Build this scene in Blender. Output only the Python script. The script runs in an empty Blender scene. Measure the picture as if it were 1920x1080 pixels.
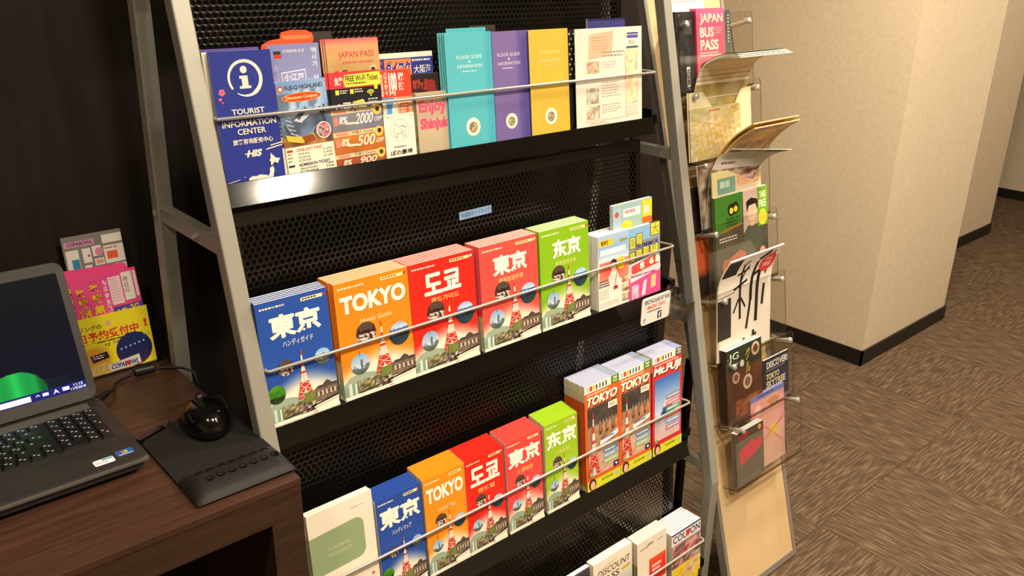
import bpy, math, random
from mathutils import Vector, Matrix

C = bpy.context.scene.collection
S = bpy.context.scene
R = math.radians

# ------------------------------------------------------------------ camera, world, lamps, exposure
def make_camera():
    cam = bpy.data.cameras.new('camera')
    o = bpy.data.objects.new('camera', cam)
    C.objects.link(o)
    r, p, y = -0.0152, 0.36639, 0.72888
    fwd = Vector((math.sin(y) * math.cos(p), math.cos(y) * math.cos(p), -math.sin(p)))
    right = Vector((math.cos(y), -math.sin(y), 0))
    down = fwd.cross(right)
    r2 = right * math.cos(r) + down * math.sin(r)
    d2 = -right * math.sin(r) + down * math.cos(r)
    m = Matrix((r2, -d2, -fwd)).transposed().to_4x4()
    m.translation = Vector((0, 0, 1.55))
    o.matrix_world = m
    cam.sensor_width = 36
    cam.lens = 36 * 1600 / 1920
    cam.clip_start = 0.02
    S.camera = o
make_camera()

S.view_settings.view_transform = 'Standard'
S.view_settings.look = 'None'
S.view_settings.gamma = 1
S.view_settings.exposure = 0.75
S.view_settings.use_curve_mapping = False
S.cycles.use_denoising = True
S.cycles.max_bounces = 8
S.cycles.transparent_max_bounces = 24

w = bpy.data.worlds.new('world')
S.world = w
w.use_nodes = True
w.node_tree.nodes['Background'].inputs[0].default_value = (1.0, 0.84, 0.64, 1)
w.node_tree.nodes['Background'].inputs[1].default_value = 0.12

def lamp(loc, size, power, color=(1.0, 0.85, 0.655), spread=160):
    l = bpy.data.lights.new('ceiling_or_fill_lamp', 'AREA')
    l.shape = 'DISK'
    l.size = size
    l.energy = power
    l.color = color
    l.spread = R(spread)
    o = bpy.data.objects.new('ceiling_or_fill_lamp', l)
    C.objects.link(o)
    o.location = loc
    return o
LAMPS = [((0.55, -0.15, 2.52), 0.30, 20), ((1.42, -0.15, 2.52), 0.26, 20), ((-0.5, 0.3, 2.52), 0.22, 9),
         ((3.75, 0.25, 2.52), 0.25, 21), ((1.80, -0.9, 2.52), 0.22, 14), ((5.2, 0.7, 2.52), 0.25, 16), ((2.40, 0.95, 2.52), 0.25, 30)]  # last lamp is an added fill that brightens the pillar's alcove side
for loc, sz, pw in LAMPS:
    lamp(loc, sz, pw)

# ------------------------------------------------------------------ helpers
def lin(c):
    if isinstance(c, str):
        c = c.lstrip('#')
        c = tuple(int(c[i:i + 2], 16) / 255 for i in (0, 2, 4))
    return tuple(x / 12.92 if x <= 0.04045 else ((x + 0.055) / 1.055) ** 2.4 for x in c)

def mat(name, col, rough=0.5, metal=0.0, spec=0.5, noise=None, bump=None, coat=0.0):
    m = bpy.data.materials.new(name)
    m.use_nodes = True
    nt = m.node_tree
    b = nt.nodes['Principled BSDF']
    b.inputs['Base Color'].default_value = (*lin(col), 1)
    b.inputs['Roughness'].default_value = rough
    b.inputs['Metallic'].default_value = metal
    b.inputs['Specular IOR Level'].default_value = spec
    b.inputs['Coat Weight'].default_value = coat
    if noise:
        scale, c2, stretch = noise
        tc = nt.nodes.new('ShaderNodeTexCoord')
        mp = nt.nodes.new('ShaderNodeMapping')
        mp.inputs['Scale'].default_value = stretch
        n = nt.nodes.new('ShaderNodeTexNoise')
        n.inputs['Scale'].default_value = scale
        n.inputs['Detail'].default_value = 6
        cr = nt.nodes.new('ShaderNodeValToRGB')
        cr.color_ramp.elements[0].color = (*lin(col), 1)
        cr.color_ramp.elements[1].color = (*lin(c2), 1)
        cr.color_ramp.elements[0].position = 0.35
        cr.color_ramp.elements[1].position = 0.68
        nt.links.new(tc.outputs['Object'], mp.inputs[0])
        nt.links.new(mp.outputs[0], n.inputs['Vector'])
        nt.links.new(n.outputs['Fac'], cr.inputs[0])
        nt.links.new(cr.outputs[0], b.inputs['Base Color'])
        if bump:
            bp = nt.nodes.new('ShaderNodeBump')
            bp.inputs['Strength'].default_value = bump
            bp.inputs['Distance'].default_value = 0.002
            nt.links.new(n.outputs['Fac'], bp.inputs['Height'])
            nt.links.new(bp.outputs[0], b.inputs['Normal'])
    return m

def print_mat():
    m = bpy.data.materials.new('printed_paper')
    m.use_nodes = True
    nt = m.node_tree
    b = nt.nodes['Principled BSDF']
    a = nt.nodes.new('ShaderNodeVertexColor')
    a.layer_name = 'Col'
    nt.links.new(a.outputs['Color'], b.inputs['Base Color'])
    b.inputs['Roughness'].default_value = 0.42
    b.inputs['Specular IOR Level'].default_value = 0.35
    return m

def screen_mat():
    m = bpy.data.materials.new('lit_display')
    m.use_nodes = True
    nt = m.node_tree
    b = nt.nodes['Principled BSDF']
    a = nt.nodes.new('ShaderNodeVertexColor')
    a.layer_name = 'Col'
    b.inputs['Base Color'].default_value = (0.004, 0.004, 0.005, 1)
    b.inputs['Roughness'].default_value = 0.35
    b.inputs['Specular IOR Level'].default_value = 0.05
    nt.links.new(a.outputs['Color'], b.inputs['Emission Color'])
    b.inputs['Emission Strength'].default_value = 0.9
    return m

def clear_mat(name, tint, fac=0.06):
    m = bpy.data.materials.new(name)
    m.use_nodes = True
    nt = m.node_tree
    for n in list(nt.nodes):
        if n.type != 'OUTPUT_MATERIAL':
            nt.nodes.remove(n)
    out = [n for n in nt.nodes if n.type == 'OUTPUT_MATERIAL'][0]
    t = nt.nodes.new('ShaderNodeBsdfTransparent')
    t.inputs[0].default_value = (*tint, 1)
    g = nt.nodes.new('ShaderNodeBsdfGlossy')
    g.inputs['Roughness'].default_value = 0.05
    f = nt.nodes.new('ShaderNodeLayerWeight')
    f.inputs[0].default_value = 0.12
    mr = nt.nodes.new('ShaderNodeMath')
    mr.operation = 'MULTIPLY_ADD'
    mr.inputs[1].default_value = 0.35
    mr.inputs[2].default_value = fac
    mx = nt.nodes.new('ShaderNodeMixShader')
    nt.links.new(f.outputs['Facing'], mr.inputs[0])
    nt.links.new(mr.outputs[0], mx.inputs[0])
    nt.links.new(t.outputs[0], mx.inputs[1])
    nt.links.new(g.outputs[0], mx.inputs[2])
    nt.links.new(mx.outputs[0], out.inputs[0])
    return m

def carpet_mat():
    m = bpy.data.materials.new('carpet_tiles')
    m.use_nodes = True
    nt = m.node_tree
    N, L = nt.nodes, nt.links
    b = N['Principled BSDF']
    b.inputs['Roughness'].default_value = 0.95
    b.inputs['Specular IOR Level'].default_value = 0.1
    tc = N.new('ShaderNodeTexCoord')
    sp = N.new('ShaderNodeSeparateXYZ')
    L.new(tc.outputs['Object'], sp.inputs[0])
    def math_(op, a, v=None, c=None):
        n = N.new('ShaderNodeMath')
        n.operation = op
        for i, q in enumerate((a, v, c)):
            if q is None: continue
            if isinstance(q, (int, float)): n.inputs[i].default_value = q
            else: L.new(q, n.inputs[i])
        return n.outputs[0]
    ix = math_('FLOOR', math_('MULTIPLY', math_('SUBTRACT', sp.outputs[0], 2.094), 1 / .4965))
    iy = math_('FLOOR', math_('MULTIPLY', math_('SUBTRACT', sp.outputs[1], 0.960), 1 / .4965))
    par = math_('ABSOLUTE', math_('MODULO', math_('ADD', ix, iy), 2.0))
    def stripes(sx, sy, rough):
        mp = N.new('ShaderNodeMapping')
        mp.inputs['Scale'].default_value = (sx, sy, 1)
        L.new(tc.outputs['Object'], mp.inputs[0])
        n = N.new('ShaderNodeTexNoise')
        n.inputs['Scale'].default_value = 1
        n.inputs['Detail'].default_value = 3
        n.inputs['Roughness'].default_value = rough
        L.new(mp.outputs[0], n.inputs['Vector'])
        return n.outputs['Fac']
    a = stripes(160, 13, .55)      # runs along Y
    c = stripes(13, 160, .55)      # runs along X
    mx = N.new('ShaderNodeMix')
    L.new(par, mx.inputs[0]); L.new(c, mx.inputs[2]); L.new(a, mx.inputs[3])
    cr = N.new('ShaderNodeValToRGB')
    e = cr.color_ramp.elements
    e[0].position = 0.38; e[0].color = (*lin('#45392c'), 1)
    e[1].position = 0.62; e[1].color = (*lin('#6c5945'), 1)
    k = e.new(0.5); k.color = (*lin('#534335'), 1)
    L.new(mx.outputs[0], cr.inputs[0])
    # thin dark seams between the tiles
    fx = math_('FRACT', math_('MULTIPLY', math_('SUBTRACT', sp.outputs[0], 2.094), 1 / .4965))
    fy = math_('FRACT', math_('MULTIPLY', math_('SUBTRACT', sp.outputs[1], 0.960), 1 / .4965))
    d = math_('MINIMUM', math_('MINIMUM', fx, math_('SUBTRACT', 1.0, fx)), math_('MINIMUM', fy, math_('SUBTRACT', 1.0, fy)))
    seam = math_('LESS_THAN', d, 0.006)
    m2 = N.new('ShaderNodeMix'); m2.data_type = 'RGBA'
    L.new(math_('MULTIPLY', seam, 0.45), m2.inputs[0])
    L.new(cr.outputs[0], m2.inputs[6])
    m2.inputs[7].default_value = (*lin('#3a2a1c'), 1)
    L.new(m2.outputs[2], b.inputs['Base Color'])
    bp = N.new('ShaderNodeBump'); bp.inputs['Strength'].default_value = 0.5; bp.inputs['Distance'].default_value = 0.003
    L.new(mx.outputs[0], bp.inputs['Height']); L.new(bp.outputs[0], b.inputs['Normal'])
    return m

M = {}
M['print'] = print_mat()
M['screen'] = screen_mat()
M['paper'] = mat('white_paper', '#ece6d8', 0.7, spec=0.2)
M['bluepaper'] = mat('pale_blue_page_edges', '#9aa5cc', 0.7, spec=0.2)
M['carpet'] = carpet_mat()
M['wall'] = mat('beige_wallcovering', '#cebfa6', 0.85, spec=0.15, noise=(60, '#c6b69c', (1, 1, 1)), bump=0.08)
M['ceiling'] = mat('ceiling_board', '#e6ddcf', 0.9, spec=0.1)
M['darkwall'] = mat('dark_wood_wall', '#1d1613', 0.55, spec=0.3, noise=(3, '#271e19', (14, 14, 0.8)))
M['skirting'] = mat('black_vinyl_skirting', '#14120f', 0.45)
M['metal'] = mat('brushed_aluminium', '#a3a196', 0.42, metal=0.35)
M['steel'] = mat('polished_steel', '#c4c1b8', 0.28, metal=0.6)
M['black'] = mat('black_enamel', '#070706', 0.11, spec=0.6)
M['blackperf'] = mat('black_perforated_steel', '#080808', 0.2, spec=0.55)
M['desk'] = mat('walnut_laminate', '#3a251b', 0.38, spec=0.4, noise=(4, '#4c3226', (1.5, 22, 22)))
M['deskdark'] = mat('walnut_edge', '#332218', 0.4, spec=0.4, noise=(4, '#3f2b1f', (1.5, 22, 22)))
M['laptop'] = mat('charcoal_plastic', '#2d2a28', 0.42, spec=0.4)
M['lapgrey'] = mat('grey_trim_plastic', '#57534d', 0.4, spec=0.5)
M['lapdark'] = mat('dark_grey_bezel', '#35332f', 0.45, spec=0.4)
M['key'] = mat('black_key_plastic', '#161515', 0.35, spec=0.5)
M['pad'] = mat('black_cloth_pad', '#1d1b1b', 0.9, spec=0.1, noise=(400, '#282525', (1, 1, 1)))
M['gel'] = mat('soft_wrist_rest', '#1b1818', 0.6, spec=0.3)
M['dimple'] = mat('wrist_rest_hole', '#080707', 0.9, spec=0.1)
M['gloss'] = mat('glossy_black_plastic', '#0a0909', 0.12, spec=0.6)
M['rubber'] = mat('black_rubber', '#141313', 0.5)
M['ply'] = mat('pale_plywood', '#ceb388', 0.55, spec=0.3, noise=(3, '#c5a778', (3, 3, 0.6)))
M['trim'] = mat('grey_edge_trim', '#8b857b', 0.5, metal=0.3)
M['clear'] = clear_mat('clear_acrylic', (0.988, 0.985, 0.975), 0.03)
M['clearedge'] = clear_mat('clear_acrylic_edge', (0.62, 0.58, 0.50), 0.2)

class MB:
    """collects faces, several materials, colours per corner; builds ONE mesh object"""
    def __init__(s):
        s.v, s.f, s.m, s.c, s.mats = [], [], [], [], []
    def mi(s, m):
        if m not in s.mats: s.mats.append(m)
        return s.mats.index(m)
    def add(s, vs, fs, m, cols=None):
        b = len(s.v); k = s.mi(m)
        s.v += [tuple(v) for v in vs]
        for i, f in enumerate(fs):
            s.f.append([b + j for j in f]); s.m.append(k)
            if cols is None: s.c.append(None)
            elif len(cols) == len(vs) and isinstance(cols, list): s.c.append([cols[j] for j in f])
            else: s.c.append([cols] * len(f))
        return s
    def box(s, x0, x1, y0, y1, z0, z1, m, col=None):
        vs = [(x, y, z) for x in (x0, x1) for y in (y0, y1) for z in (z0, z1)]
        fs = [(0, 1, 3, 2), (4, 6, 7, 5), (0, 4, 5, 1), (2, 3, 7, 6), (0, 2, 6, 4), (1, 5, 7, 3)]
        return s.add(vs, fs, m, col)
    def bar(s, a, b, wx, wy, m):
        """square section bar between two points, wx along X, wy across"""
        a, b = Vector(a), Vector(b); d = (b - a).normalized()
        x = Vector((1, 0, 0)) if abs(d.x) < .9 else Vector((0, 1, 0))
        y = d.cross(x).normalized(); x = y.cross(d)
        vs = [p + x * (i * wx / 2) + y * (j * wy / 2) for p in (a, b) for i, j in ((-1, -1), (1, -1), (1, 1), (-1, 1))]
        return s.add(vs, [(3, 2, 1, 0), (4, 5, 6, 7)] + [(i, (i + 1) % 4, 4 + (i + 1) % 4, 4 + i) for i in range(4)], m)
    def tube(s, pts, r, m, n=8, caps=True):
        pts = [Vector(p) for p in pts]
        base = len(s.v); vs = []
        up = None
        for i, p in enumerate(pts):
            d = (pts[min(i + 1, len(pts) - 1)] - pts[max(i - 1, 0)]).normalized()
            if up is None:
                up = Vector((0, 0, 1)) if abs(d.z) < .9 else Vector((1, 0, 0))
            a = d.cross(up).normalized(); up = a.cross(d).normalized()
            rr = r[i] if isinstance(r, (list, tuple)) else r
            vs += [p + a * (rr * math.cos(2 * math.pi * k / n)) + up * (rr * math.sin(2 * math.pi * k / n)) for k in range(n)]
        fs = []
        for i in range(len(pts) - 1):
            for k in range(n):
                fs.append((i * n + k, i * n + (k + 1) % n, (i + 1) * n + (k + 1) % n, (i + 1) * n + k))
        if caps:
            fs.append(tuple(range(n))[::-1]); fs.append(tuple((len(pts) - 1) * n + k for k in range(n)))
        return s.add(vs, fs, m)
    def prism_x(s, prof, x0, x1, m):
        n = len(prof)
        vs = [(x0, y, z) for y, z in prof] + [(x1, y, z) for y, z in prof]
        fs = [tuple(range(n)), tuple(range(2 * n - 1, n - 1, -1))] + [(i, n + i, n + (i + 1) % n, (i + 1) % n) for i in range(n)]
        return s.add(vs, fs, m)
    def prism_z(s, prof, z0, z1, m):
        n = len(prof)
        vs = [(x, y, z0) for x, y in prof] + [(x, y, z1) for x, y in prof]
        fs = [tuple(range(n))[::-1], tuple(range(n, 2 * n))] + [(i, (i + 1) % n, n + (i + 1) % n, n + i) for i in range(n)]
        return s.add(vs, fs, m)
    def mesh(s, name):
        me = bpy.data.meshes.new(name)
        me.from_pydata(s.v, [], s.f)
        for m in s.mats: me.materials.append(m)
        me.polygons.foreach_set('material_index', s.m)
        if any(c is not None for c in s.c):
            at = me.color_attributes.new('Col', 'FLOAT_COLOR', 'CORNER')
            flat = []
            for f, c in zip(s.f, s.c):
                if c is None: c = [(0.8, 0.8, 0.8)] * len(f)
                for q in c: flat += [q[0], q[1], q[2], 1.0]
            at.data.foreach_set('color', flat)
        me.update()
        return me
    def build(s, name, parent=None, smooth=False, bevel=None, fix=True):
        me = s.mesh(name)
        if smooth:
            me.polygons.foreach_set('use_smooth', [True] * len(me.polygons))
        o = bpy.data.objects.new(name, me)
        C.objects.link(o)
        if parent: o.parent = parent
        if bevel:
            b = o.modifiers.new('bevel', 'BEVEL'); b.width = bevel; b.segments = 2; b.limit_method = 'ANGLE'
        return o

def tag(o, label, cat=None, group=None, kind=None):
    if label: o['label'] = label
    if cat: o['category'] = cat
    if group: o['group'] = group
    if kind: o['kind'] = kind
    return o

def thing(name, label, cat, loc=(0, 0, 0), rot=(0, 0, 0), group=None):
    o = bpy.data.objects.new(name, None)
    o.empty_display_size = 0.02
    C.objects.link(o)
    o.location = loc; o.rotation_euler = rot
    return tag(o, label, cat, group)

def struct(mb, name):
    o = mb.build(name)
    o['kind'] = 'structure'
    return o

def dup(root, loc, rot, label, group=None):
    r = root.copy(); C.objects.link(r)
    r.location = loc; r.rotation_euler = rot; r['label'] = label
    if group: r['group'] = group
    for ch in list(root.children):
        c = ch.copy(); C.objects.link(c); c.parent = r
        for g in ch.children:
            d = g.copy(); C.objects.link(d); d.parent = c
    return r

# ------------------------------------------------------------------ printed artwork (flat ink on paper, built as mesh)
_tc = {}
def glyphs(s, bold):
    k = (s, bold)
    if k not in _tc:
        c = bpy.data.curves.new('t', 'FONT'); c.body = s; c.size = 1; c.offset = bold; c.resolution_u = 3
        o = bpy.data.objects.new('t', c); C.objects.link(o)
        dg = bpy.context.evaluated_depsgraph_get(); dg.update()
        me = bpy.data.meshes.new_from_object(o.evaluated_get(dg))
        vs = [(v.co.x, v.co.y) for v in me.vertices]; fs = [tuple(p.vertices) for p in me.polygons]
        bpy.data.objects.remove(o); bpy.data.curves.remove(c); bpy.data.meshes.remove(me)
        # keep every ink face towards +Z
        fs2 = []
        for f in fs:
            a = sum(vs[f[i]][0] * vs[f[(i + 1) % len(f)]][1] - vs[f[(i + 1) % len(f)]][0] * vs[f[i]][1] for i in range(len(f)))
            fs2.append(f if a > 0 else f[::-1])
        xs = [v[0] for v in vs]; ys = [v[1] for v in vs]
        _tc[k] = (vs, fs2, (min(xs), max(xs), min(ys), max(ys)))
    return _tc[k]

def mix(a, b, t):
    t = max(0, min(1, t))
    return tuple(x + (y - x) * t for x, y in zip(a, b))

def hsh(i, j, s=0):
    n = (i * 374761393 + j * 668265263 + s * 974711) & 0xffffffff
    n = ((n ^ (n >> 13)) * 1274126177) & 0xffffffff
    return ((n ^ (n >> 16)) & 0xffff) / 65535.0

def vn(x, y, s=0):
    i, j = math.floor(x), math.floor(y); u, v = x - i, y - j
    u = u * u * (3 - 2 * u); v = v * v * (3 - 2 * v)
    a = hsh(i, j, s) * (1 - u) + hsh(i + 1, j, s) * u
    b = hsh(i, j + 1, s) * (1 - u) + hsh(i + 1, j + 1, s) * u
    return a * (1 - v) + b * v

def band_cut(uv, faces, cols, n):
    """split flat ink faces at every 1/n of v so that they follow a bent sheet"""
    U, F, K = [], [], []
    for f in faces:
        pts = [(uv[i][0], uv[i][1]) + tuple(cols[i] if isinstance(cols, list) else cols) for i in f]
        lo, hi = min(p[1] for p in pts), max(p[1] for p in pts)
        for b in range(math.floor(lo * n + 1e-9), max(math.ceil(hi * n - 1e-9), math.floor(lo * n + 1e-9) + 1)):
            poly = pts
            for lim, sg in ((b / n, 1), ((b + 1) / n, -1)):
                out = []
                for p, q in zip(poly, poly[1:] + poly[:1]):
                    a, c = (p[1] - lim) * sg, (q[1] - lim) * sg
                    if a >= -1e-12: out.append(p)
                    if (a > 1e-12 and c < -1e-12) or (a < -1e-12 and c > 1e-12):
                        t = a / (a - c); out.append(tuple(x + (y - x) * t for x, y in zip(p, q)))
                poly = out
                if len(poly) < 3: break
            if len(poly) >= 3:
                k = len(U)
                U += [(p[0], p[1]) for p in poly]; K += [p[2:] for p in poly]; F.append(tuple(range(k, k + len(poly))))
    return U, F, K

class Art:
    """ink on a sheet w x h; u to the right, v down, both 0..1; the sheet stands at y=0 facing -Y, x centred, z from 0"""
    def __init__(s, mb, w, h, y=0.0, frame=None, bands=0):
        s.mb, s.w, s.h, s.y, s.k = mb, w, h, y, 1
        s.frame = frame
        s.bands = bands
    def P(s, u, v, d):
        if s.frame: return s.frame(u, v, d)
        return ((u - .5) * s.w, s.y - d, (1 - v) * s.h)
    def put(s, uv, faces, col, m=None):
        d = 0.00004 * s.k; s.k += 1
        cols = [lin(c) for c in col] if isinstance(col, list) else lin(col)
        if s.bands: uv, faces, cols = band_cut(uv, faces, cols, s.bands)
        s.mb.add([s.P(u, v, d) for u, v in uv], faces, m or M['print'], cols)
        return s
    def rect(s, u0, v0, u1, v1, c):
        return s.put([(u0, v1), (u1, v1), (u1, v0), (u0, v0)], [(0, 1, 2, 3)], c)
    def poly(s, pts, c):
        a = sum(pts[i][0] * pts[(i + 1) % len(pts)][1] - pts[(i + 1) % len(pts)][0] * pts[i][1] for i in range(len(pts)))
        if a > 0: pts = pts[::-1]
        return s.put(pts, [tuple(range(len(pts)))], c)
    def line(s, u0, v0, u1, v1, t, c):
        dx, dy = (u1 - u0) * s.w, (v1 - v0) * s.h; L = math.hypot(dx, dy) or 1
        nx, ny = -dy / L * t / 2 / s.w, dx / L * t / 2 / s.h
        return s.poly([(u0 + nx, v0 + ny), (u1 + nx, v1 + ny), (u1 - nx, v1 - ny), (u0 - nx, v0 - ny)], c)
    def ell(s, cu, cv, ru, c, rv=None, n=28):
        rv = rv if rv is not None else ru * s.w / s.h
        return s.poly([(cu + ru * math.cos(2 * math.pi * i / n), cv + rv * math.sin(2 * math.pi * i / n)) for i in range(n)], c)
    def ring(s, cu, cv, ru, t, c, a0=0, a1=360, n=36, t1=None):
        pts = []
        for i in range(n + 1):
            a = R(a0 + (a1 - a0) * i / n)
            tt = t + ((t1 if t1 is not None else t) - t) * i / n
            for rr in (ru + tt / 2, ru - tt / 2):
                pts.append((cu + rr * math.cos(a), cv - rr * math.sin(a) * s.w / s.h))
        return s.put(pts, [(2 * i + 1, 2 * i, 2 * i + 2, 2 * i + 3) for i in range(n)], c)
    def grid(s, u0, v0, u1, v1, nx, ny, fn):
        pts = [(u0 + (u1 - u0) * i / nx, v0 + (v1 - v0) * j / ny) for j in range(ny + 1) for i in range(nx + 1)]
        col = [fn(i / nx, j / ny) for j in range(ny + 1) for i in range(nx + 1)]
        fs = [(a + nx + 1, a + nx + 2, a + 1, a) for j in range(ny) for a in range(j * (nx + 1), j * (nx + 1) + nx)]
        return s.put(pts, fs, [tuple(c) for c in col])
    def disc(s, cu, cv, ru, fn, n=28, rings=10):
        rv = ru * s.w / s.h
        pts, col, fs = [], [], []
        for j in range(rings + 1):
            for i in range(n):
                a = 2 * math.pi * i / n; r = max(j / rings, .001)
                x, y = r * math.cos(a), r * math.sin(a)
                pts.append((cu + x * ru, cv + y * rv)); col.append(fn((x + 1) / 2, (y + 1) / 2))
        for j in range(rings):
            for i in range(n):
                a, b = j * n + i, j * n + (i + 1) % n
                fs.append((a, b, b + n, a + n))
        return s.put(pts, fs, col)
    def text(s, t, u0, v0, u1, v1, c, bold=0.02, shear=0.0, shadow=None):
        vs, fs, (a, b, e, f) = glyphs(t, bold)
        def mp(x, y):
            k = (y - e) / (f - e)
            return (u0 + (u1 - u0) * (x - a) / (b - a) + shear * k * (u1 - u0) - shear * .5 * (u1 - u0), v1 + (v0 - v1) * k)
        if shadow:
            sc, du, dv = shadow
            s.put([(p + du, q + dv) for p, q in (mp(*v) for v in vs)], fs, sc)
        return s.put([mp(*v) for v in vs], fs, c)
    def vtext(s, t, u0, v0, u1, v1, c, bold=0.02, gap=.12):
        n = len(t); hh = (v1 - v0) / n
        for i, ch in enumerate(t):
            if ch != ' ': s.text(ch, u0, v0 + i * hh + hh * gap / 2, u1, v0 + (i + 1) * hh - hh * gap / 2, c, bold)
        return s
    def greek(s, u0, v0, u1, v1, rows, c, seed=1, fill=.62):
        """rows of tiny illegible print"""
        rnd = random.Random(seed); dv = (v1 - v0) / rows
        pts, fs = [], []
        for r in range(rows):
            u = u0; end = u1 - rnd.random() * .3 * (u1 - u0)
            while u < end:
                L = (0.03 + rnd.random() * .10) * max((u1 - u0), .25)
                q = min(u + L, end); a = v0 + r * dv; b = a + dv * fill * .75
                k = len(pts)
                pts += [(u, b), (q, b), (q, a), (u, a)]; fs.append((k, k + 1, k + 2, k + 3))
                u = q + .012
        return s.put(pts, fs, c)

def photo(cols, sc=5, seed=0):
    """blotchy printed photograph: palette of colours mixed by noise"""
    P = [tuple(int(c[i:i + 2], 16) / 255 for i in (1, 3, 5)) for c in cols]
    def fn(u, v):
        t = vn(u * sc, v * sc, seed) * .6 + vn(u * sc * 2.3 + 9, v * sc * 2.3, seed + 1) * .4
        t = max(0, min(.999, (t - .2) / .6)) * (len(P) - 1)
        i = int(t)
        return mix(P[i], P[i + 1], t - i)
    return fn
def h2(c): return tuple(int(c[i:i + 2], 16) / 255 for i in (1, 3, 5))
def vstops(*st):
    """vertical colour run of a print: (v, colour) stops"""
    st = [(v, h2(c)) for v, c in st]
    def fn(u, v):
        for (a, ca), (b, cb) in zip(st, st[1:]):
            if v <= b: return mix(ca, cb, (v - a) / (b - a + 1e-9))
        return st[-1][1]
    return fn

# ------------------------------------------------------------------ covers
def ph_kabuki(u, v):
    if v < .40:
        k = abs(math.sin((v + .25 * (u - .5) ** 2) * 26))
        return mix(h2('#1f1512'), h2('#7d6a5c'), k * .8)
    if v < .52: return mix(h2('#5a1c14'), h2('#1c1210'), vn(u * 8, v * 6, 5))
    t = vn(u * 11, v * 9, 8)
    t = vn(u * 17, v * 15, 8)
    return mix(h2('#efe6da'), h2('#3a1a14'), max(0, min(1, (t - .28) * 3.2)))
def ph_mount(u, v):
    if v < .28: return mix(h2('#8fb4dd'), h2('#c9d9ea'), v / .28)
    if v < .55 + .1 * math.sin(u * 7): return mix(h2('#3f6fb4'), h2('#27508c'), vn(u * 6, v * 9, 4))
    return mix(h2('#22364a'), h2('#2f4a46'), vn(u * 8, v * 8, 7))
def ph_city(u, v):
    sky = mix(h2('#7fb0de'), h2('#cfe0ee'), v / .6)
    top = .45 + .35 * hsh(int(u * 9), 3, 5)
    if .5 < u < .64: top = .28
    if v < top: return sky
    return mix(h2('#49586b'), h2('#8a94a0'), vn(u * 16, v * 16, 2)) if v < .82 else mix(h2('#3d5536'), h2('#66704f'), vn(u * 9, v * 9, 2))
def ph_green(u, v):
    if v < .62: return mix(h2('#5fae2a'), h2('#2f6b1c'), vn(u * 5, v * 5, 1))
    return mix(h2('#2b4a22'), h2('#163014'), vn(u * 8, v * 8, 6))

def tower(A, cu, v0, v1, wb):
    """red and white lattice tower"""
    n = 9
    def half(t): return wb * (0.06 + 0.94 * t ** 1.9) / 2
    for i in range(n):
        t0, t1 = i / n, (i + 1) / n
        a, b = v0 + (v1 - v0) * t0, v0 + (v1 - v0) * t1
        c = '#c9402c' if i % 2 == 0 or i > 5 else '#eadfd2'
        A.poly([(cu - half(t0), a), (cu + half(t0), a), (cu + half(t1), b), (cu - half(t1), b)], c)
    for t in (.62, .74, .86):
        v = v0 + (v1 - v0) * t
        A.line(cu - half(t) * .9, v, cu + half(t + .1) * .9, v + (v1 - v0) * .1, .0011, '#f0d9cc')
        A.line(cu + half(t) * .9, v, cu - half(t + .1) * .9, v + (v1 - v0) * .1, .0011, '#f0d9cc')
    v = v0 + (v1 - v0) * .52
    A.rect(cu - wb * .17, v - .012, cu + wb * .17, v + .016, '#d8d2c8')
    A.poly([(cu - wb * .20, v1), (cu, v1 - .085), (cu + wb * .20, v1)], '#e7dccb')

def hall(A, u0, v0, u1, v1):
    """old brick station hall, seen at an angle"""
    f = photo(['#3b302b', '#6a584c', '#8a7767', '#4a3c35'], 9, 4)
    A.grid(u0, v0 + (v1 - v0) * .32, u1, v1, 10, 7, f)
    A.poly([(u0, v0 + (v1 - v0) * .34), (u0 + .05, v0 + (v1 - v0) * .2), (u1, v0 + (v1 - v0) * .22), (u1, v0 + (v1 - v0) * .36)], '#4b423f')
    m = u0 + (u1 - u0) * .55
    A.poly([(m - .07, v0 + (v1 - v0) * .3), (m - .05, v0 + .02), (m, v0), (m + .05, v0 + .02), (m + .07, v0 + (v1 - v0) * .3)], '#57493f')
    for i in range(5):
        u = u0 + (u1 - u0) * (.1 + .18 * i)
        A.rect(u, v0 + (v1 - v0) * .5, u + .022, v0 + (v1 - v0) * .75, '#d9cbb6')

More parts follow.
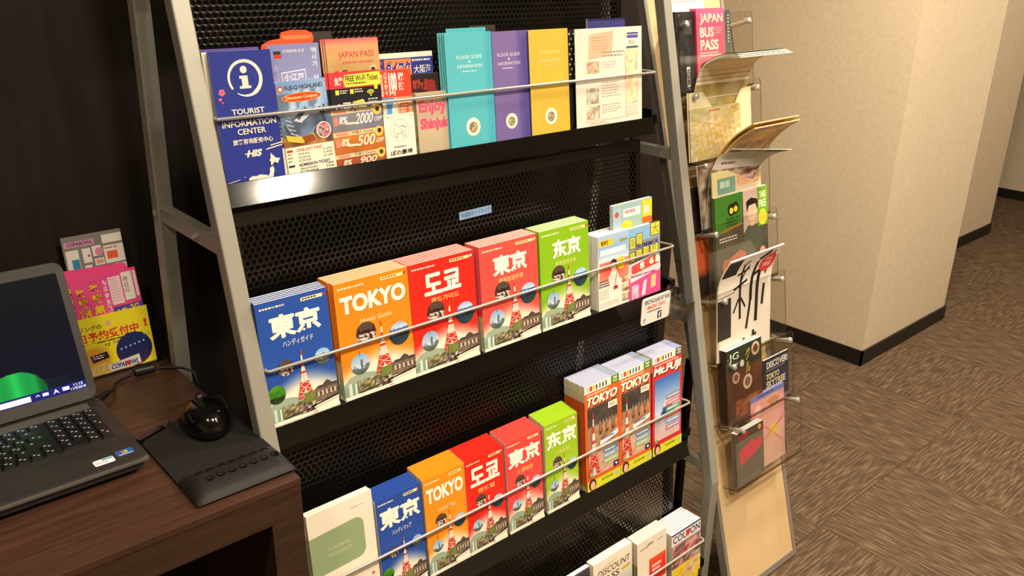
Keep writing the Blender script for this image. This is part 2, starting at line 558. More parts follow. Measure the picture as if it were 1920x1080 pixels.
def guide_art(A, base, dark, title, sub, kind, sub_col='#f6e6c0', narrow=False, tbox=(.16, .82), seed=0):
    cream = '#f7f0dc'
    b0, cr = h2(base), h2(cream)
    def bg(u, v):
        arch = .60 + .12 * (2 * abs(u - .55)) ** 1.6
        return mix(b0, cr, (v - arch) / .13)
    A.grid(0, 0, 1, 1, 14, 34, bg)
    A.greek(.05, .045, .42, .065, 1, '#f3e8d0', seed + 3, .9)
    A.rect(.62, .035, .93, .062, '#f3e3a4'); A.greek(.64, .041, .90, .058, 1, dark, seed + 5, 1)
    A.ell(.955, .045, .018, '#c8321f' if base not in ('#e8281c', '#ef5148') else '#f7e3c8')
    vs = .12 if not narrow else .11
    if len(title) < 3:
        e = .0085
        A.text(title, tbox[0] + .012, vs + .006, tbox[1] + .012, vs + .191, dark, .02)
        for du, dv in ((-e, 0), (e, 0), (0, -e * .5), (0, e * .5), (0, 0)):
            A.text(title, tbox[0] + du, vs + dv, tbox[1] + du, vs + .185 + dv, '#fbf5e6', .02)
    else:
        A.text(title, tbox[0], vs, tbox[1], vs + .15, '#fbf5e6', .05, shadow=(dark, .008, .004))
    A.text(sub, .30, .335, .73, .385, sub_col, .008)
    # hills, trees and crowd at the foot
    hill = photo(['#8fa28c', '#a9b6a0', '#7f957f'], 3, seed)
    A.poly([(0, .86), (.08, .81), (.2, .79), (.33, .80), (.48, .83), (.6, .84), (.6, .97), (0, .97)], '#9db09a')
    A.poly([(.0, .9), (.12, .86), (.3, .85), (.45, .88), (.45, .965), (0, .97)], '#87a287')
    A.rect(.06, .86, .10, .965, '#cfe0da'); A.rect(.14, .87, .165, .965, '#dbe8e2')
    if kind == 'blue':
        A.disc(.30, .55, .11, ph_kabuki); A.disc(.83, .545, .115, ph_city); A.disc(.13, .745, .125, ph_green)
        tower(A, .53, .44, .84, .24)
    else:
        A.disc(.36, .465, .135, ph_kabuki); A.disc(.81, .555, .145, ph_mount); A.disc(.24, .715, .128, ph_city)
        tower(A, .565, .40, .845, .26)
    A.line(.24, .60, .24, .645, .0008, '#5a5f66')
    hall(A, .66, .745, 1.0, .905)
    rnd = random.Random(seed + 17)
    A.grid(.18, .855, .66, .955, 16, 6, photo(['#5d6b3a', '#b79b6a', '#39452a', '#d8c6a4', '#2a241e', '#7a4a3a'], 11, seed + 2))
    A.grid(.40, .895, .64, .962, 10, 4, photo(['#15110f', '#e8dcc8', '#241c18', '#6a2a22'], 13, seed + 6))
    A.line(.20, .957, .62, .935, .0016, '#1d1713'); A.line(.58, .93, 1.0, .895, .0022, '#171412'); A.line(.62, .945, 1.0, .91, .0022, '#f6efe0')
    A.grid(.50, .80, .66, .885, 6, 4, photo(['#5f7a3c', '#8a8f4a', '#48602c'], 4, seed))
    A.rect(0, .966, 1, 1, cream)
    A.text('U', .60, .972, .625, .99, '#c8321f', .05); A.text('U', .635, .97, .66, .988, '#c8321f', .05)

def magazine_art(A, base, title, kind, seed=0):
    A.rect(0, 0, 1, 1, base)
    A.rect(0, 0, 1, .075, '#f1ead9')
    fl = ['#c9c4d8', '#d0392c', '#e9c23c', '#2a2a30', '#2f5fb0', '#2a2a30', '#3a3a40']
    for i, c in enumerate(fl):
        A.rect(.06 + i * .092, .018, .06 + i * .092 + (.07 if i < 3 else .035), .06, c)
    A.rect(.78, 0, 1, .075, '#4a8a33' if kind != 'fuji' else '#56584a'); A.text('FREE', .83, .012, .96, .034, '#f2efc8', .03); A.text('PAPER', .83, .042, .96, .062, '#f2efc8', .02)
    A.greek(.06, .088, .94, .108, 1, '#f6d8b8', seed, .9)
    A.text(title, .045, .115, .955, .20 if kind != 'fuji' else .215, '#fbf7ea', .05, shear=.05, shadow=('#1c130f', .016, .010))
    if kind == 'fuji':
        def f(u, v):
            pk = .30 + abs(u - .52) * 1.05
            if v < .26: return mix(h2('#3f6fc0'), h2('#86a8dc'), v / .26)
            if v < min(pk, .62): return mix(h2('#86a8dc'), h2('#c8d3e6'), (v - .26) / .3)
            if v < pk + .13 and v < .5: return mix(h2('#eef0f4'), h2('#a8b6d4'), (v - pk) / .14)
            if v < .62: return mix(h2('#35549a'), h2('#27407c'), vn(u * 6, v * 9))
            return mix(mix(h2('#7f7aa8'), h2('#d9b7b4'), (v - .62) / .25), h2('#f0d9d2'), vn(u * 14, v * 14, 3) * .6)
        A.grid(.07, .235, .93, .86, 18, 34, f)
        for i, c in enumerate(['#8b8896', '#e0708a', '#5f9a72', '#e6702c', '#7fa2cf', '#b48ab4']):
            v = .43 + i * .062
            A.rect(.45, v, .95, v + .05, c); A.greek(.50, v + .014, .93, v + .038, 1, '#f7efe2', i + seed, .9)
    else:
        def f(u, v):
            if v < .5: return mix(h2('#3a332e'), h2('#5f564e'), vn(u * 4, v * 6, seed))
            return mix(h2('#7d5a44'), h2('#c9a27c'), vn(u * 10, v * 14, seed))
        A.grid(.07, .215, .95, .60, 16, 18, f)
        for i in range(6):
            u = .40 + i * .095
            A.rect(u, .40 + .015 * (i % 2), u + .05, .50, '#c8703c' if i % 2 else '#4a2a20'); A.rect(u + .02, .37, u + .03, .47, '#f0dcb8')
        def m_(u, v): return mix(h2('#e2cdb6'), h2('#c98a72'), vn(u * 18, v * 22, seed + 4))
        A.grid(.07, .60, .95, .875, 16, 14, m_)
        tower(A, .22, .26, .86, .34)
        A.rect(.66, .225, .93, .285, '#f3ecd8'); A.greek(.70, .24, .90, .272, 2, '#6f685c', seed, .8)
        A.poly([(.40, .56), (.95, .515), (.95, .56), (.40, .605)], '#dfe4ee'); A.greek(.45, .54, .9, .565, 1, '#5b5f7a', 29, .9)
        for i, c in enumerate(['#4f86b8', '#7fb4d8', '#a5cf8e']):
            v = .66 + i * .05
            A.rect(.50, v, .95, v + .038, c); A.greek(.53, v + .01, .92, v + .03, 1, '#f4f4ea', i + seed + 3, .9)
        A.rect(.80, .82, .95, .873, '#16335c'); A.poly([(.83, .835), (.92, .84), (.88, .865)], '#eef3f8')
    A.disc(.12, .855, .05, photo(['#c9d8a0', '#6a8a4a'], 3, 1))
    A.rect(0, .905, 1, 1, '#d9d832'); A.greek(.42, .93, .80, .965, 1, '#5f8a1c', 28, .9); A.rect(.84, .925, .96, .97, '#b5c48a')
    A.ell(.15, .945, .11, '#3d241a', .055); A.ell(.16, .955, .07, '#e6b795', .042)

# ------------------------------------------------------------------ printed matter builders
def booklet_parts(root, w, h, th, art, spine, pages='paper', edge='#efe9dc', cover_name='cover', inset=.0012, spine_side=-1):
    """cover (front with print, spine, back) + page block"""
    mb = MB()
    t = min(.0004, th * .2)
    mb.box(-w / 2, w / 2, 0, t, 0, h, M['print'], lin(edge))
    mb.box(-w / 2, w / 2, th - t, th, 0, h, M['print'], lin(edge))
    if spine:
        x = spine_side * w / 2
        x0, x1 = (x, x + t) if spine_side < 0 else (x - t, x)
        n = len(spine)
        for i, (v0, v1, c) in enumerate(spine):
            mb.box(x0 - .0001 * (spine_side < 0), x1 + .0001 * (spine_side > 0), 0, th, h * (1 - v1), h * (1 - v0), M['print'], lin(c))
    A = Art(mb, w, h)
    art(A)
    mb.build(cover_name, root)
    pb = MB()
    pb.box(-w / 2 + (t * 1.5), w / 2 - inset, t * 1.1, th - t * 1.1, inset, h - inset, M[pages])
    pb.build('page_block', root)

ORD = ['frontmost', 'second', 'third', 'fourth', 'fifth', 'sixth', 'seventh', 'eighth', 'ninth', 'tenth', 'eleventh', 'twelfth', 'thirteenth']
TILT = R(5.5)
SLOPE = 0.2345
ROWZ = {0: 1.6045, 1: 1.2238, 2: 0.8423, 3: 0.4722, 4: 0.1231}
def rowY(r): return 0.9492 + SLOPE * ROWZ[r]
ROWNAME = {1: 'top visible shelf', 2: 'middle shelf', 3: 'third shelf down', 4: 'bottom shelf'}

def shelf_item(name, cat, label, r, xc, w, h, th, art, spine=None, back=0.0, n=1, pitch=None, roll=0.0, dx=0.0, dz=0.0, tilt=TILT,
               group=None, pages='paper', edge='#efe9dc', zoff=0.0, jit=.0008, spine_side=-1, stack=None, seed=0, inset=.0003):
    """n copies standing one behind the other on row r; `back` = distance of the first one behind the front line"""
    rnd = random.Random(seed * 7 + int(xc * 1000) + r)
    base = (xc, rowY(r) + back, ROWZ[r] + .0005 + zoff)
    rot = (-tilt, roll, 0)
    lab = label if n == 1 else (label + ', frontmost copy')
    g = group or (stack if n > 1 else None)
    root = thing(name, lab, cat, base, rot, g)
    booklet_parts(root, w, h, th, art, spine, pages, edge, spine_side=spine_side, inset=inset)
    p = pitch or th + .0006
    for i in range(1, n):
        loc = (xc + dx * i + rnd.uniform(-jit, jit), base[1] + p * i, base[2] + dz * i)
        dup(root, loc, (-tilt, roll + rnd.uniform(-.002, .002), 0), '%s, %s copy from front' % (label, ORD[min(i, 12)]), g)
    return root

# ================================================================== SETTING
mb = MB(); mb.box(-2.2, 9.0, -2.6, 5.0, -0.05, 0, M['carpet']); struct(mb, 'floor')
mb = MB(); mb.box(-2.2, 9.0, -2.6, 5.0, 2.55, 2.6, M['ceiling']); struct(mb, 'ceiling')
mb = MB(); mb.box(-2.2, 2.11, 1.60, 1.70, 0, 2.55, M['darkwall']); struct(mb, 'wall_back')
mb = MB(); mb.box(-2.25, -2.2, -2.6, 1.7, 0, 2.55, M['wall']); struct(mb, 'wall_left')
mb = MB(); mb.box(-2.2, 9.0, -2.65, -2.6, 0, 2.55, M['wall']); struct(mb, 'wall_front')
mb = MB(); mb.box(3.2150, 3.995, 1.425, 2.9, 0, 2.55, M['wall']); struct(mb, 'wall_pillar')
mb = MB(); mb.box(3.995, 5.63, 1.842, 2.9, 0, 2.55, M['wall']); struct(mb, 'wall_corridor')
mb = MB(); mb.box(6.66, 6.76, -2.6, 4.0, 0, 2.55, M['wall']); struct(mb, 'wall_end')
mb = MB(); mb.box(2.11, 3.2150, 2.8, 2.9, 0, 2.55, M['wall']); struct(mb, 'wall_alcove')
mb = MB(); mb.box(2.01, 2.11, 1.70, 2.9, 0, 2.55, M['wall']); struct(mb, 'wall_side')
def skirt(name, x0, x1, y0, y1):
    mb = MB(); mb.box(x0, x1, y0, y1, 0.0005, 0.066, M['skirting']); struct(mb, name)
skirt('baseboard_pillar_side', 3.207, 3.2148, 1.417, 2.8)
skirt('baseboard_pillar', 3.207, 4.003, 1.417, 1.4248)
skirt('baseboard_corridor', 4.003, 5.638, 1.834, 1.8418)
skirt('baseboard_corridor_end', 5.6302, 5.638, 1.8418, 2.9)
skirt('baseboard_end', 6.652, 6.6598, -2.6, 4.0)
skirt('baseboard_alcove', 2.1102, 3.207, 2.792, 2.7998)

# ================================================================== MAGAZINE RACK
rack = thing('magazine_rack', 'tall leaning magazine rack with silver legs and black perforated shelves', 'rack', (1.044, 1.2, 0))
def to_local(o):
    o.location = (-1.044, -1.2, 0)
def rpart(mb, name, parent=None, **k):
    o = mb.build(name, parent or rack, **k)
    if parent is None: to_local(o)
    return o
LY = lambda z: 0.9292 + SLOPE * z
nrm = 0.0275 / math.cos(math.atan(SLOPE))
def front_leg(x):
    kz, top = 0.342, 1.96
    ky = LY(kz)
    mb = MB()
    mb.prism_x([(ky, 0.012), (ky, kz), (LY(top), top), (LY(top) + nrm, top), (ky + nrm, kz - .003), (ky + nrm, 0.012)], x - .0138, x + .0138, M['metal'])
    o = rpart(mb, 'front_leg', bevel=.0025)
    f = MB(); f.box(x - .0145, x + .0145, ky - .0007, ky + nrm + .0007, 0, .016, M['rubber']); f.build('foot_cap', o)
def rear_leg(x):
    mb = MB()
    mb.prism_x([(1.518, .012), (1.408, 1.96), (1.436, 1.96), (1.546, .012)], x - .0138, x + .0138, M['metal'])
    o = rpart(mb, 'rear_leg', bevel=.0025)
    f = MB(); f.box(x - .0145, x + .0145, 1.517, 1.547, 0, .016, M['rubber']); f.build('foot_cap', o)
for x in (.4972, 1.5915):
    front_leg(x); rear_leg(x)
mb = MB(); mb.box(.511, 1.5775, LY(1.92) + .004, LY(1.92) + .024, 1.91, 1.935, M['metal']); rpart(mb, 'top_rail', bevel=.002)
for z in (1.532, 1.147, .764, .394, .06):
    for x, nm in ((.4972, 1), (1.5915, 2)):
        ya = (LY(z) if z > .342 else LY(.342)) + nrm * .5
        yb = 1.518 - (z - .025) * .0565 + .004
        mb = MB(); mb.box(x - .0105, x + .0105, ya, yb, z - .026, z, M['metal'])
        o = rpart(mb, 'side_brace', bevel=.002)
        s = -1 if nm == 1 else 1
        for yy in ((1.30, yb + .012) if nm == 2 or z > .9 else ()):
            b = MB(); b.tube([(x + s * .0100, yy, z - .013), (x + s * .0150, yy, z - .013), (x + s * .0172, yy, z - .013)], [.0062, .0062, .003], M['steel'], 12)
            b.build('bolt', o, smooth=False)
# perforated sheet, one mesh shared by all shelves
PW, PH = .976, .333
def perforated_mesh():
    mb = MB(); m = M['blackperf']
    px, pz = .0108, .0108 * math.sqrt(3) / 2
    z0, z1 = .028, PH - .022
    nr = int((z1 - z0) / pz); nc = int((PW - .02) / px)
    x0 = -(nc * px) / 2
    th = .0012; rh = .0039
    hexs = []
    for k in range(12):
        a = math.pi / 6 + k * math.pi / 6
        r = px / math.sqrt(3) if k % 2 == 0 else px / 2
        hexs.append((r * math.cos(a), r * math.sin(a), rh * math.cos(a), rh * math.sin(a)))
    for j in range(nr):
        cz = z0 + (j + .5) * pz
        for i in range(nc):
            cx = x0 + (i + .5) * px + (px / 2 if j % 2 else 0)
            vs = []
            for ox, oz, ix, iz in hexs:
                vs += [(cx + ox, 0, cz + oz), (cx + ix, .00028, cz + iz), (cx + ix, th, cz + iz)]
            fs = []
            for k in range(12):
                a, b = k * 3, ((k + 1) % 12) * 3
                fs.append((a, a + 1, b + 1, b)); fs.append((a + 1, a + 2, b + 2, b + 1))
            mb.add(vs, fs, m)
    zt = z0 + nr * pz
    hw = PW / 2
    q = px * .5
    mb.box(-hw, hw, .0003, .0014, -.004, z0 + pz * .18, m)
    mb.box(-hw, hw, .0003, .0014, zt - pz * .18, PH, m)
    mb.box(-hw, hw, -.001, .012, PH - .0015, PH, m)
    mb.tube([(-hw, -.0002, PH - .001), (hw, -.0002, PH - .001)], .0016, m, 10)
    mb.box(-hw, x0 + q, .0003, .0014, z0, zt, m)
    mb.box(x0 + nc * px, hw, .0003, .0014, z0, zt, m)
    mb.box(-hw - .001, -hw, 0, .032, -.004, PH, m)
    mb.box(hw, hw + .001, 0, .032, -.004, PH, m)
    return mb.mesh('perforated_panel')
PERF = perforated_mesh()
DEPTH = .066
for r in (0, 1, 2, 3, 4):
    y, z = rowY(r), ROWZ[r]
    mb = MB()
    x0, x1 = .5125, 1.5120
    mb.box(x0, x1, y - .0045, y + DEPTH + .01, z - .002, z, M['black'])          # floor plate
    mb.prism_x([(y - .0045, z + .0035), (y - .0060, z + .0035), (y - .0210, z - .0310), (y - .0190, z - .0310), (y - .0045, z - .001)], x0, x1, M['black'])   # sloping front lip
    mb.box(x0, x1, y - .0200, y + .004, z - .031, z - .0295, M['black'])         # lip return
    for xx in (x0, x1 - .0012):
        mb.box(xx, xx + .0012, y - .0045, y + DEPTH + .01, z - .031, z + .02, M['black'])
    mb.box(1.512, 1.578, LY(z - .09) + .006, LY(z - .09) + .02, z - .1015, z - .0815, M['metal']) if False else None
    sh = rpart(mb, 'shelf', bevel=.0006)
    # brackets fixing the shelf to the legs
    for xa, xb in ((.5110, .5125), (1.512, 1.5777)):
        b = MB(); b.box(xa, xb, y + .03, y + .075, z - .024, z - .003, M['black']); b.build('bracket', sh)
    p = bpy.data.objects.new('perforated_panel', PERF); C.objects.link(p); p.parent = sh
    p.location = (.5145 + PW / 2 + .001, y + DEPTH, z + .004); p.rotation_euler = (-TILT, 0, 0)
    zb = z + .1
    by = y + .0005
    mb = MB()
    mb.tube([(.5128, by + .05, zb + .002), (.5150, by + .004, zb), (.5175, by, zb), (1.519, by, zb), (1.5225, by + .004, zb), (1.5235, by + .012, zb), (1.500, by + .064, zb + .004), (1.494, by + .078, zb + .004)], .0028, M['steel'], 10)
    mb.build('retaining_wire', sh, smooth=True)
# hand-written strip of blue tape on the second perforated panel
zb = ROWZ[2]
mb = MB(); lw, lh = .080, .0155
A = None
def tape_frame(u, v, d):
    xx = .9665 + u * lw; hz = .2405 + (1 - v) * lh + .0015 * u
    return (xx, rowY(2) + DEPTH + math.sin(TILT) * hz - .0006 - d, zb + .004 + math.cos(TILT) * hz)
vs = [tape_frame(u, v, d) for d in (-.0004, 0) for u, v in ((0, 1), (1, 1), (1, 0), (0, 0))]
mb.add(vs, [(4, 5, 6, 7), (0, 3, 2, 1), (0, 1, 5, 4), (1, 2, 6, 5), (2, 3, 7, 6), (3, 0, 4, 7)], M['print'], lin('#7f9cc4'))
A = Art(mb, lw, lh, frame=tape_frame)
A.text('外国語ガイドマップ', .05, .2, .95, .8, '#2a3550', .005)
o = rpart(mb, 'tape_label'); o['label'] = 'strip of pale blue tape with dark handwriting'

# ================================================================== ROW 1
def a_info(A):
    blue, cr = '#27358f', '#e9e2d2'
    A.rect(0, 0, 1, 1, blue)
    A.ring(.53, .205, .26, .035, cr, 215, -60, t1=.062); A.ring(.53, .205, .262, .05, cr, -60, -125, t1=.012)
    A.ell(.52, .140, .055, cr)
    A.poly([(.44, .185), (.575, .185), (.575, .262), (.615, .262), (.615, .282), (.43, .282), (.43, .262), (.475, .262), (.475, .207), (.44, .207)][::1], cr)
    for (u, v, s) in ((.13, .30, .05), (.09, .35, .025), (.12, .375, .014)):
        for k in range(5):
            a = R(72 * k + 18); A.ell(u + s * .62 * math.cos(a), v + s * .62 * math.sin(a) * .5, s * .5, '#e86a80', n=10)
    A.text('TOURIST', .24, .432, .78, .474, cr, .02); A.text('INFORMATION', .06, .522, .95, .567, cr, .02); A.text('CENTER', .29, .585, .76, .630, cr, .02)
    A.text('旅客咨询服务中心', .19, .662, .86, .706, cr, .02)
    A.text('HIS', .40, .755, .64, .81, cr, .05, shear=.15); A.rect(.36, .778, .45, .787, cr)
    A.line(.72, .765, 1.0, .742, .0018, cr); A.line(.80, .738, 1.0, .722, .0016, cr)
    A.poly([(.785, .795), (.815, .815), (.865, .842), (.935, .848), (.905, .870), (.885, .888), (.845, .872), (.800, .884), (.790, .898), (.765, .892), (.775, .868), (.748, .858), (.775, .838)], cr)
    q = [(.745, .912), (.80, .905), (.815, .935), (.795, .965), (.785, .985), (.755, 1.0), (.64, 1.0), (.66, .988), (.70, .975), (.73, .955), (.735, .93)]
    A.put(q, [(0, 10, 2, 1), (10, 9, 3, 2), (9, 8, 4, 3), (8, 7, 5, 4), (7, 6, 5)], cr)
    A.poly([(.36, 1.0), (.37, .975), (.43, .960), (.50, .965), (.56, .955), (.62, .962), (.68, .968), (.70, .985), (.66, 1.0)], cr)
    A.poly([(.30, .955), (.315, .960), (.30, .965)], cr)
    A.line(.0, .992, .22, .975, .0008, cr)
def a_plain(c, top=None):
    def f(A):
        A.rect(0, 0, 1, 1, c)
        if top: A.rect(0, 0, 1, .02, top)
    return f
shelf_item('leaflet', 'leaflet', 'white leaflet with purple top edge behind the dark blue information leaflet', 1, .558, .090, .1985, .0015,
           a_plain('#e9e3d8', '#5a4a9a'), back=.010, zoff=.0)
shelf_item('leaflet', 'leaflet', 'dark blue leaflet with white letter i in a brushed ring', 1, .5675, .098, .195, .0012, a_info, n=3, pitch=.0022, dx=-.0004,
           stack='dark blue information leaflets')
def a_korean(A):
    A.grid(0, 0, 1, 1, 6, 16, lambda u, v: mix(h2('#7f86bd'), h2('#a3a6cf'), v + .2 * u))
    A.rect(.10, .05, .24, .075, '#2c2c38'); A.rect(.11, .075, .25, .105, '#c23a2a')
    A.text('내 마음대로 25 분', .28, .04, .70, .065, '#eeeaf4', .01)
    A.vtext('역사가 살아 숨쉬는', .83, .03, .94, .56, '#f3eff6', .01)
    A.poly([(.20, .215), (.68, .195), (.70, .36), (.22, .38)], '#e9e4ef'); A.poly([(.215, .222), (.665, .205), (.685, .352), (.235, .37)], '#8d90c2')
    A.text('小江戸', .25, .225, .64, .28, '#f4f0f6', .02); A.text('川越', .28, .295, .64, .355, '#f4f0f6', .03)
    A.grid(.0, .14, .16, .36, 4, 6, photo(['#6d73ae', '#b9b6d4', '#5a5f98'], 4, 3))
shelf_item('leaflet', 'leaflet', 'lavender leaflet with white Korean and Japanese lettering, behind the roller coaster coupon', 1, .6635, .089, .1995, .0012, a_korean, back=.014)
# die-cut orange card behind
mb = MB()
def orange_card():
    o = thing('die_cut_card', 'orange round-topped card showing above the lavender leaflet', 'card', (.661, rowY(1) + .026, ROWZ[1] + .0005), (-TILT, 0, 0))
    prof = [(-.047, 0), (.043, 0), (.043, .196), (.047, .206), (.044, .214), (.034, .2185), (.008, .2195), (-.010, .216), (-.0125, .207), (-.030, .205), (-.044, .199), (-.047, .19)]
    mb = MB(); n = len(prof)
    vs = [(x, 0, z) for x, z in prof] + [(x, .002, z) for x, z in prof]
    mb.add(vs, [tuple(range(n)), tuple(range(2 * n - 1, n - 1, -1))] + [((i + 1) % n, i, n + i, n + (i + 1) % n) for i in range(n)], M['print'], lin('#e8552c'))
    mb.add([(-.008, -.0003, .205), (.040, -.0003, .205), (.044, -.0003, .211), (-.009, -.0003, .2115)], [(0, 1, 2, 3)], M['print'], lin('#f0804c'))
    mb.build('card_sheet', o)
orange_card()
shelf_item('leaflet', 'leaflet', 'dark grey leaflet behind the lavender one, only its top showing', 1, .706, .078, .2145, .0012, a_plain('#3a332e'), back=.034)
def a_coaster(A):
    def f(u, v):
        if v < .10: return mix(h2('#6f93c8'), h2('#8fb0d8'), u)
        if v < .38: return mix(mix(h2('#5d8fd0'), h2('#dfe9f2'), vn(u * 4, v * 7, 2)), h2('#43506a'), .6 * (vn(u * 9 + v * 6, v * 5, 4) > .62))
        if v < .60: return mix(h2('#6f88ad'), h2('#3b3f4c'), vn(u * 7, v * 9, 5))
        if v < .70: return mix(h2('#51362a'), h2('#c98b4c'), vn(u * 10, v * 12, 6))
        return h2('#efe8d2')
    A.grid(0, 0, 1, 1, 16, 36, f)
    A.ell(.08, .075, .06, '#d23a34'); A.ell(.08, .075, .035, '#f1ece0')
    A.text('FUJI-Q HIGHLAND', .17, .045, .93, .105, '#2a2540', .015)
    A.ell(.48, .175, .40, '#e9b02c', .05); A.ell(.48, .175, .385, '#d6412a', .043); A.text('Discount Coupon', .16, .155, .80, .20, '#f6f0a0', .01)
    for k in range(7):
        A.line(.05 + .02 * k, .30 + .05 * k, .15 + .03 * k, .33 + .05 * k, .0012, '#d5dbe4')
    A.ring(.40, .42, .34, .022, '#3c4658', 190, 330); A.ring(.40, .42, .30, .012, '#aab7c8', 190, 330)
    A.poly([(.25, .42), (.55, .30), (.62, .36), (.40, .45)], '#c9d2de'); A.poly([(.30, .38), (.52, .28), (.56, .31), (.36, .42)], '#4a586f')
    A.line(.80, .30, .96, .60, .004, '#39424f'); A.line(.90, .28, .84, .60, .003, '#39424f')
    A.poly([(.05, .56), (.18, .58), (.44, .61), (.62, .57), (.62, .62), (.36, .67), (.08, .63)], '#e3c14c'); A.poly([(.36, .60), (.60, .585), (.64, .655), (.42, .665)], '#8f4a1c')
    A.ell(.83, .56, .155, '#e9e4da'); A.disc(.83, .56, .135, photo(['#6a4a50', '#d9c2c0', '#b43a4a', '#e8e2e0'], 4, 5))
    A.rect(0, .70, 1, 1, '#efe8d2')
    A.text('ONE-DAY PASS', .22, .72, .74, .755, '#c23a2c', .02); A.rect(.02, .725, .14, .75, '#c23a2c')
    for i, (a, p) in enumerate((('Adults', '5,200'), ('Students', '4,900'), ('Child', '4,100'))):
        v = .768 + i * .037
        A.text(a, .24, v, .48, v + .025, '#3a352c', .0); A.text(p, .76, v - .012, .95, v + .014, '#3a352c', .0); A.greek(.03, v, .14, v + .022, 1, '#5a5246', i, .8)
    A.text('ADMISSION TICKET', .22, .885, .88, .918, '#2a2a6a', .02); A.rect(.02, .89, .14, .912, '#2a2a6a')
    for i, (a, p) in enumerate((('Adults & Student', '1,400'), ('Child', '700'))):
        v = .93 + i * .033
        A.text(a, .24, v, .60, v + .022, '#3a352c', .0); A.text(p, .78, v - .012, .95, v + .012, '#3a352c', .0)
shelf_item('coupon_leaflet', 'leaflet', 'blue roller coaster discount coupon leaflet with cream price list', 1, .6655, .087, .1455, .0012, a_coaster, back=-.0005, roll=-.03,
           n=2, pitch=.0035, dx=-.0165, jit=0, stack='roller coaster coupon leaflets')
def a_jpass(A):
    def f(u, v):
        if v < .04: return h2('#e0606a')
        if v < .20: return mix(h2('#d99a7c'), h2('#c8a468'), .75 * vn(u * 9, v * 16, 2) + (v - .05) * 4)
        return mix(h2('#c9a56a'), h2('#b9925a'), vn(u * 5, v * 6, 3))
    A.grid(0, 0, 1, 1, 12, 20, f)
    A.text('JAPAN PASS', .22, .10, .90, .165, '#c23a34', .004); A.greek(.28, .18, .92, .20, 1, '#d0605a', 3, 1)
    A.ell(.16, .27, .05, '#c8402c'); A.rect(.27, .245, .36, .255, '#3a2a1c'); A.greek(.1, .31, .7, .36, 3, '#5a4630', 5, .6)
    A.ell(.86, .255, .075, '#d9c39a'); A.ell(.86, .255, .045, '#4a3c34')
shelf_item('leaflet', 'leaflet', 'tan travel pass leaflet with pink top edge', 1, .7685, .100, .2035, .0012, a_jpass, back=.0110, n=3, pitch=.0022, dx=-.003, jit=0, edge='#d9687a', stack='tan pass leaflets')
def a_wifi(A):
    A.rect(0, 0, 1, 1, '#1b1b24')
    A.rect(0, 0, 1, .17, '#e03a44'); A.text('免費', .10, .05, .26, .135, '#f7e6d8', .03); A.poly([(.30, .03), (1, .015), (1, .155), (.30, .16), (.27, .10)], '#f0e04a')
    A.text('FREE Wi-Fi Ticket', .31, .042, .95, .105, '#1c1a18', .02); A.greek(.32, .118, .75, .142, 1, '#3a3830', 4, .8)
    for u in (.10, .38, .86): A.rect(u, .185 - .03 * (u > .8), u + .07, .235 - .03 * (u > .8), '#e6d83c')
    A.greek(.19, .19, .36, .235, 2, '#e9e4d8', 3, .7); A.greek(.47, .185, .66, .235, 2, '#e9e4d8', 6, .7)
    for k, rr in enumerate((.085, .058, .03)): A.ring(.78, .265, rr, .016, '#ece24a', 35, 145)
    A.ell(.78, .268, .014, '#ece24a')
    A.ring(.14, .37, .05, .016, '#e9e4d8'); A.rect(.22, .32, .37, .43, '#c9c4b8'); A.poly([(.41, .32), (.62, .30), (.68, .37), (.63, .44), (.41, .45)], '#d9cf54'); A.greek(.43, .34, .6, .42, 3, '#3a3828', 5, .7)
    A.greek(.72, .30, .93, .42, 4, '#e9e4d8', 8, .6)
    A.text('TRAVEL JAPAN Wi-Fi', .36, .505, .95, .545, '#f0ece0', .01); A.ell(.2, .56, .05, '#c9c6bd')
shelf_item('leaflet', 'leaflet', 'black free wireless ticket leaflet with yellow heading', 1, .7635, .0985, .1515, .0010, a_wifi, back=.0045, n=2, pitch=.002, dx=-.006, jit=0, edge='#2a2a30', stack='black wireless ticket leaflets')
def a_coupons(A):
    bands = (('#8f8f98', '#6f7080', '2000', '#e9e9ee'), ('#d98a3c', '#a85a24', '500', '#f3e2c4'), ('#b0603c', '#8a3c24', '900', '#f0d8c0'))
    for i, (a, b, t, c) in enumerate(bands):
        v = i * .385
        hh = min(.385, 1 - v)
        A.grid(0, v, 1, v + hh, 8, 4, lambda x, y, a=a, b=b, i=i: mix(h2(a), h2(b), .3 * y + .7 * vn(x * 5, y * 3, i)))
        A.poly([(0, v + .02), (.98, v + .0), (.98, v + .075), (0, v + .09)], '#d9c9a0'); A.text('外国人 Tourist', .36, v + .015, .78, v + .065, '#2a241e', .01)
        A.ell(.89, v + .07, .085, '#e3c35a'); A.ell(.90, v + .06, .04, '#3a2f24')
        A.rect(.05, v + .03, .28, v + .07, '#d98a7c')
        if v + .30 <= 1.0:
            A.text('8%', .14, v + .13, .30, v + .26, c, .03, shear=.15); A.text(t, .46, v + .10, .80, v + .29, c, .02, shear=.15); A.text('OFF', .82, v + .19, .97, v + .27, c, .02, shear=.2)
            A.rect(.03, v + .14, .12, v + .28, '#d98a7c'); A.ell(.35, v + .26, .12, '#f0e0c4', .02)
        else:
            A.text('8%', .14, v + .12, .30, v + .225, c, .03, shear=.15); A.text(t, .46, v + .10, .80, v + .225, c, .02, shear=.15)
shelf_item('coupon_sheet', 'leaflet', 'strip of three grey, orange and brown discount tickets', 1, .7590, .099, .0935, .0010, a_coupons, back=.0005, n=3, pitch=.0012, dx=-.001, edge='#8a6a5a', stack='discount ticket strips')
